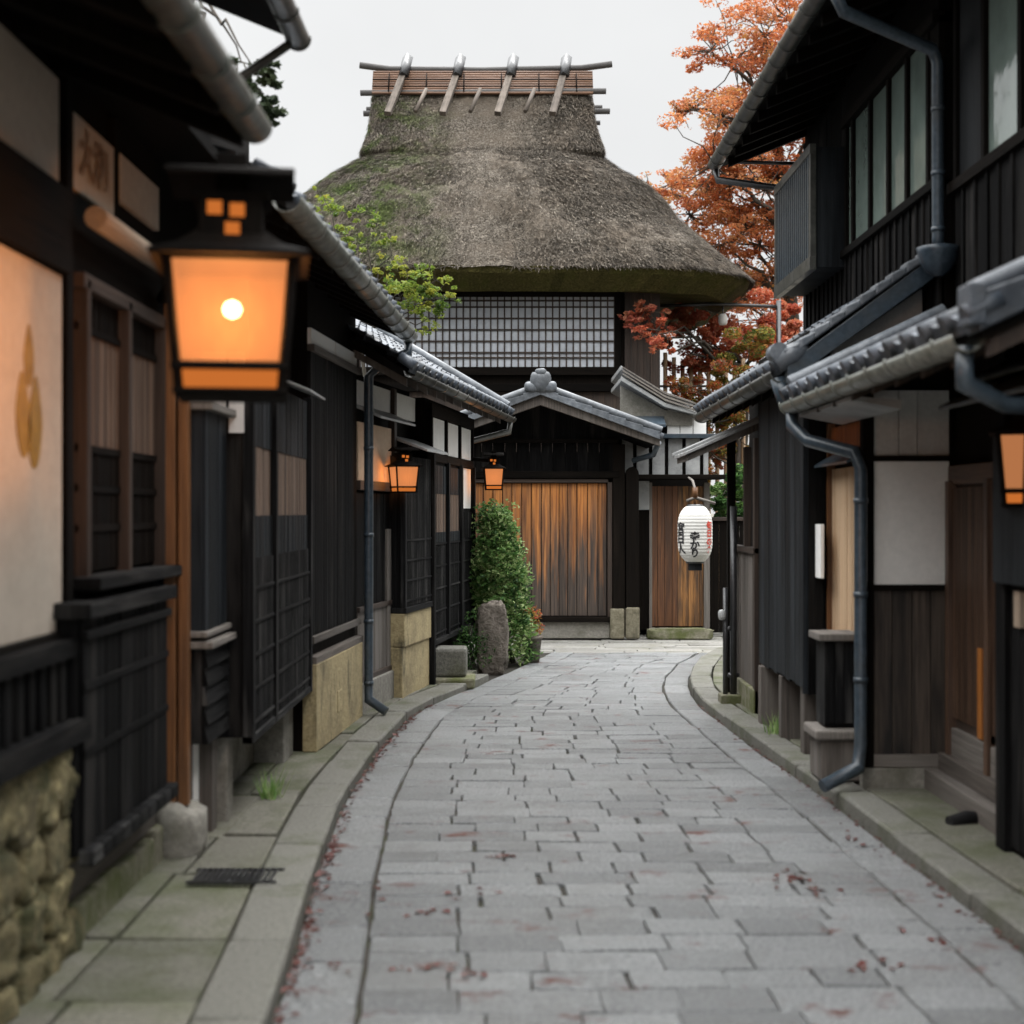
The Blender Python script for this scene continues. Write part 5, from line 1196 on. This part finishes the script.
# ------------------------------------------------------------------ andon lanterns
def make_lantern(label, loc, group):
    """square tapering street lantern, unit = big one: glass .36 wide at the top, origin at the glass foot"""
    t = thing('street_lantern', label, 'lantern', (0, 0, 0), group)
    b, tp, H = .158, .183, .325
    def corner(sx, sy, z):
        q = b + (tp - b) * z / H; return Vector((sx * q, sy * q, z))
    for k in range(4):
        a = [(-1, -1), (1, -1), (1, 1), (-1, 1)][k]; c = [(1, -1), (1, 1), (-1, 1), (-1, -1)][k]
        mb = MB(); mb.quad(corner(*a, 0.01), corner(*c, 0.01), corner(*c, H), corner(*a, H)); mb.build('pane', M['amber'], t)
        mb = MB(); mb.quad(corner(*a, -.075), corner(*c, -.075), corner(*c, -.02), corner(*a, -.02)); mb.build('lower_pane', M['amberlow'], t)
    mb = MB()
    for sx, sy in ((-1, -1), (1, -1), (1, 1), (-1, 1)):
        p, q = corner(sx * 1.04, sy * 1.04, -.10), corner(sx * 1.05, sy * 1.05, H + .02)
        mb.tube([p, q], .0165, 4)
    for z, h_ in ((-.095, .018), (-.02, .024), (H - .005, .03)):
        q = b + (tp - b) * z / H + .012
        for fr, s_ in ((Fr(0, -q, 1, 0, 0, -1), 0), (Fr(0, q, 1, 0, 0, 1), 0), (Fr(q, 0, 0, 1, 1, 0), 0), (Fr(-q, 0, 0, 1, -1, 0), 0)):
            mb.box(fr, -q - .01, q + .01, -.02, .014, z, z + h_, 'h')
    mb.box(W, -b, b, -b, b, -.10, -.09); mb.build('frame', M['dark'], t, .003)
    mb = MB()                                            # hipped cap with wide overhang
    z0, z1 = H + .02, H + .12; q0, q1 = .245, .085
    P0 = [(-q0, -q0), (q0, -q0), (q0, q0), (-q0, q0)]; P1 = [(-q1, -q1), (q1, -q1), (q1, q1), (-q1, q1)]; qm = .165; zm = z0 + .032
    PM = [(-qm, -qm), (qm, -qm), (qm, qm), (-qm, qm)]
    for (A, za), (B, zb_) in (((P0, z0), (PM, zm)), ((PM, zm), (P1, z1)), ((P0, z0 - .015), (P0, z0))):
        for k in range(4):
            k2 = (k + 1) % 4; mb.quad((*A[k], za), (*A[k2], za), (*B[k2], zb_), (*B[k], zb_))
    mb.quad((*P0[3], z0 - .015), (*P0[2], z0 - .015), (*P0[1], z0 - .015), (*P0[0], z0 - .015))
    rf_ = mb.build('cap', M['dark'], t)
    mb = MB(); mb.box(W, -.10, .10, -.12, .10, H + .055, H + .20); mb.box(W, -.12, .12, -.12, .12, H + .20, H + .225); mb.build('vent', M['dark'], rf_, .004)
    mb = MB()
    for x, z in ((-.05, H + .168), (.02, H + .162), (.005, H + .102)):
        mb.box(W, x - .023, x + .023, -.127, -.115, z - .021, z + .021)
    mb.build('vent_pane', M['amberlow'], rf_)
    mb = MB()
    mb.prism(W, [(-.21, .0), (-.20, .018), (.0, .07), (.20, .018), (.21, .0), (.0, .04)], -.2, .2)
    for v in mb.v: v.z += H + .26
    mb.box(W, -.05, .05, -.05, .05, H + .20, H + .36); mb.build('hood', M['dark'], t, .004)
    mb = MB(); mb.lathe([(.0, -.03), (.022, -.02), (.03, 0), (.022, .02), (0, .03)], (0, 0, .19), 14); mb.build('bulb', M['bulb'], t)
    return t
def lamp_light(t, watts, loc):
    ld = bpy.data.lights.new('lantern_light', 'POINT'); ld.energy = watts; ld.color = (1, .52, .22); ld.shadow_soft_size = .05
    lo_ = bpy.data.objects.new('lantern_light', ld); COL.objects.link(lo_); lo_.parent = t; lo_.location = loc
base = make_lantern('large glowing orange lantern hanging under the near left eave', None, 'wall lanterns along the lane')
specs = [((-.905, 4.6, 2.165), 1.0, 9, None, 85),
         ((-.94, 12.35, 1.92), .53, 24, 'small orange lantern hanging on the fourth left house', 5),
         ((-.205, 15.9, 2.0), .56, 3, 'farthest orange lantern at the corner beside the bush', 5),
         ((2.40, 6.55, 1.80), .78, -20, 'orange lantern at the right edge under a small canopy', 5)]
lans = []
for i, (loc, s_, rz, lab, wt) in enumerate(specs):
    t = base if i == 0 else copy_tree(base)
    lans.append((t, loc, s_, rz, lab, wt))
for t, loc, s_, rz, lab, wt in lans:
    t.location = loc; t.scale = (s_, s_, s_); t.rotation_euler = (0, 0, R(rz))
    if lab:
        t['label'] = lab
        for ch in list(t.children):
            if ch.name.startswith('bulb'): bpy.data.objects.remove(ch)      # frosted panes hide the bulb
    lamp_light(t, wt, (0, 0, .16))
def arm(name, pts, label, parent, r=.022):
    mb = MB(); mb.tube(pts, r, 8); mb.build(name, M['dark'], parent)
arm('lantern_arm', [F1.p(6.8, .05, 2.72), F1.p(5.6, .5, 2.80), (-.905, 4.62, 2.80)], None, h1, .03)
arm('lantern_arm', [F4.p(1.12, .0, 2.2), (-.94, 12.35, 2.21)], None, h4)
arm('lantern_arm', [F5.p(2.45, .0, 2.3), (-.205, 15.9, 2.27)], None, h5)
arm('lantern_arm', [FN.p(6.55, .0, 2.18), (2.42, 6.55, 2.1)], None, h6)

for o in list(bpy.data.objects):
    if '_base' in o: del o['_base']
    if o.type == 'LIGHT' or o.type == 'CAMERA': continue
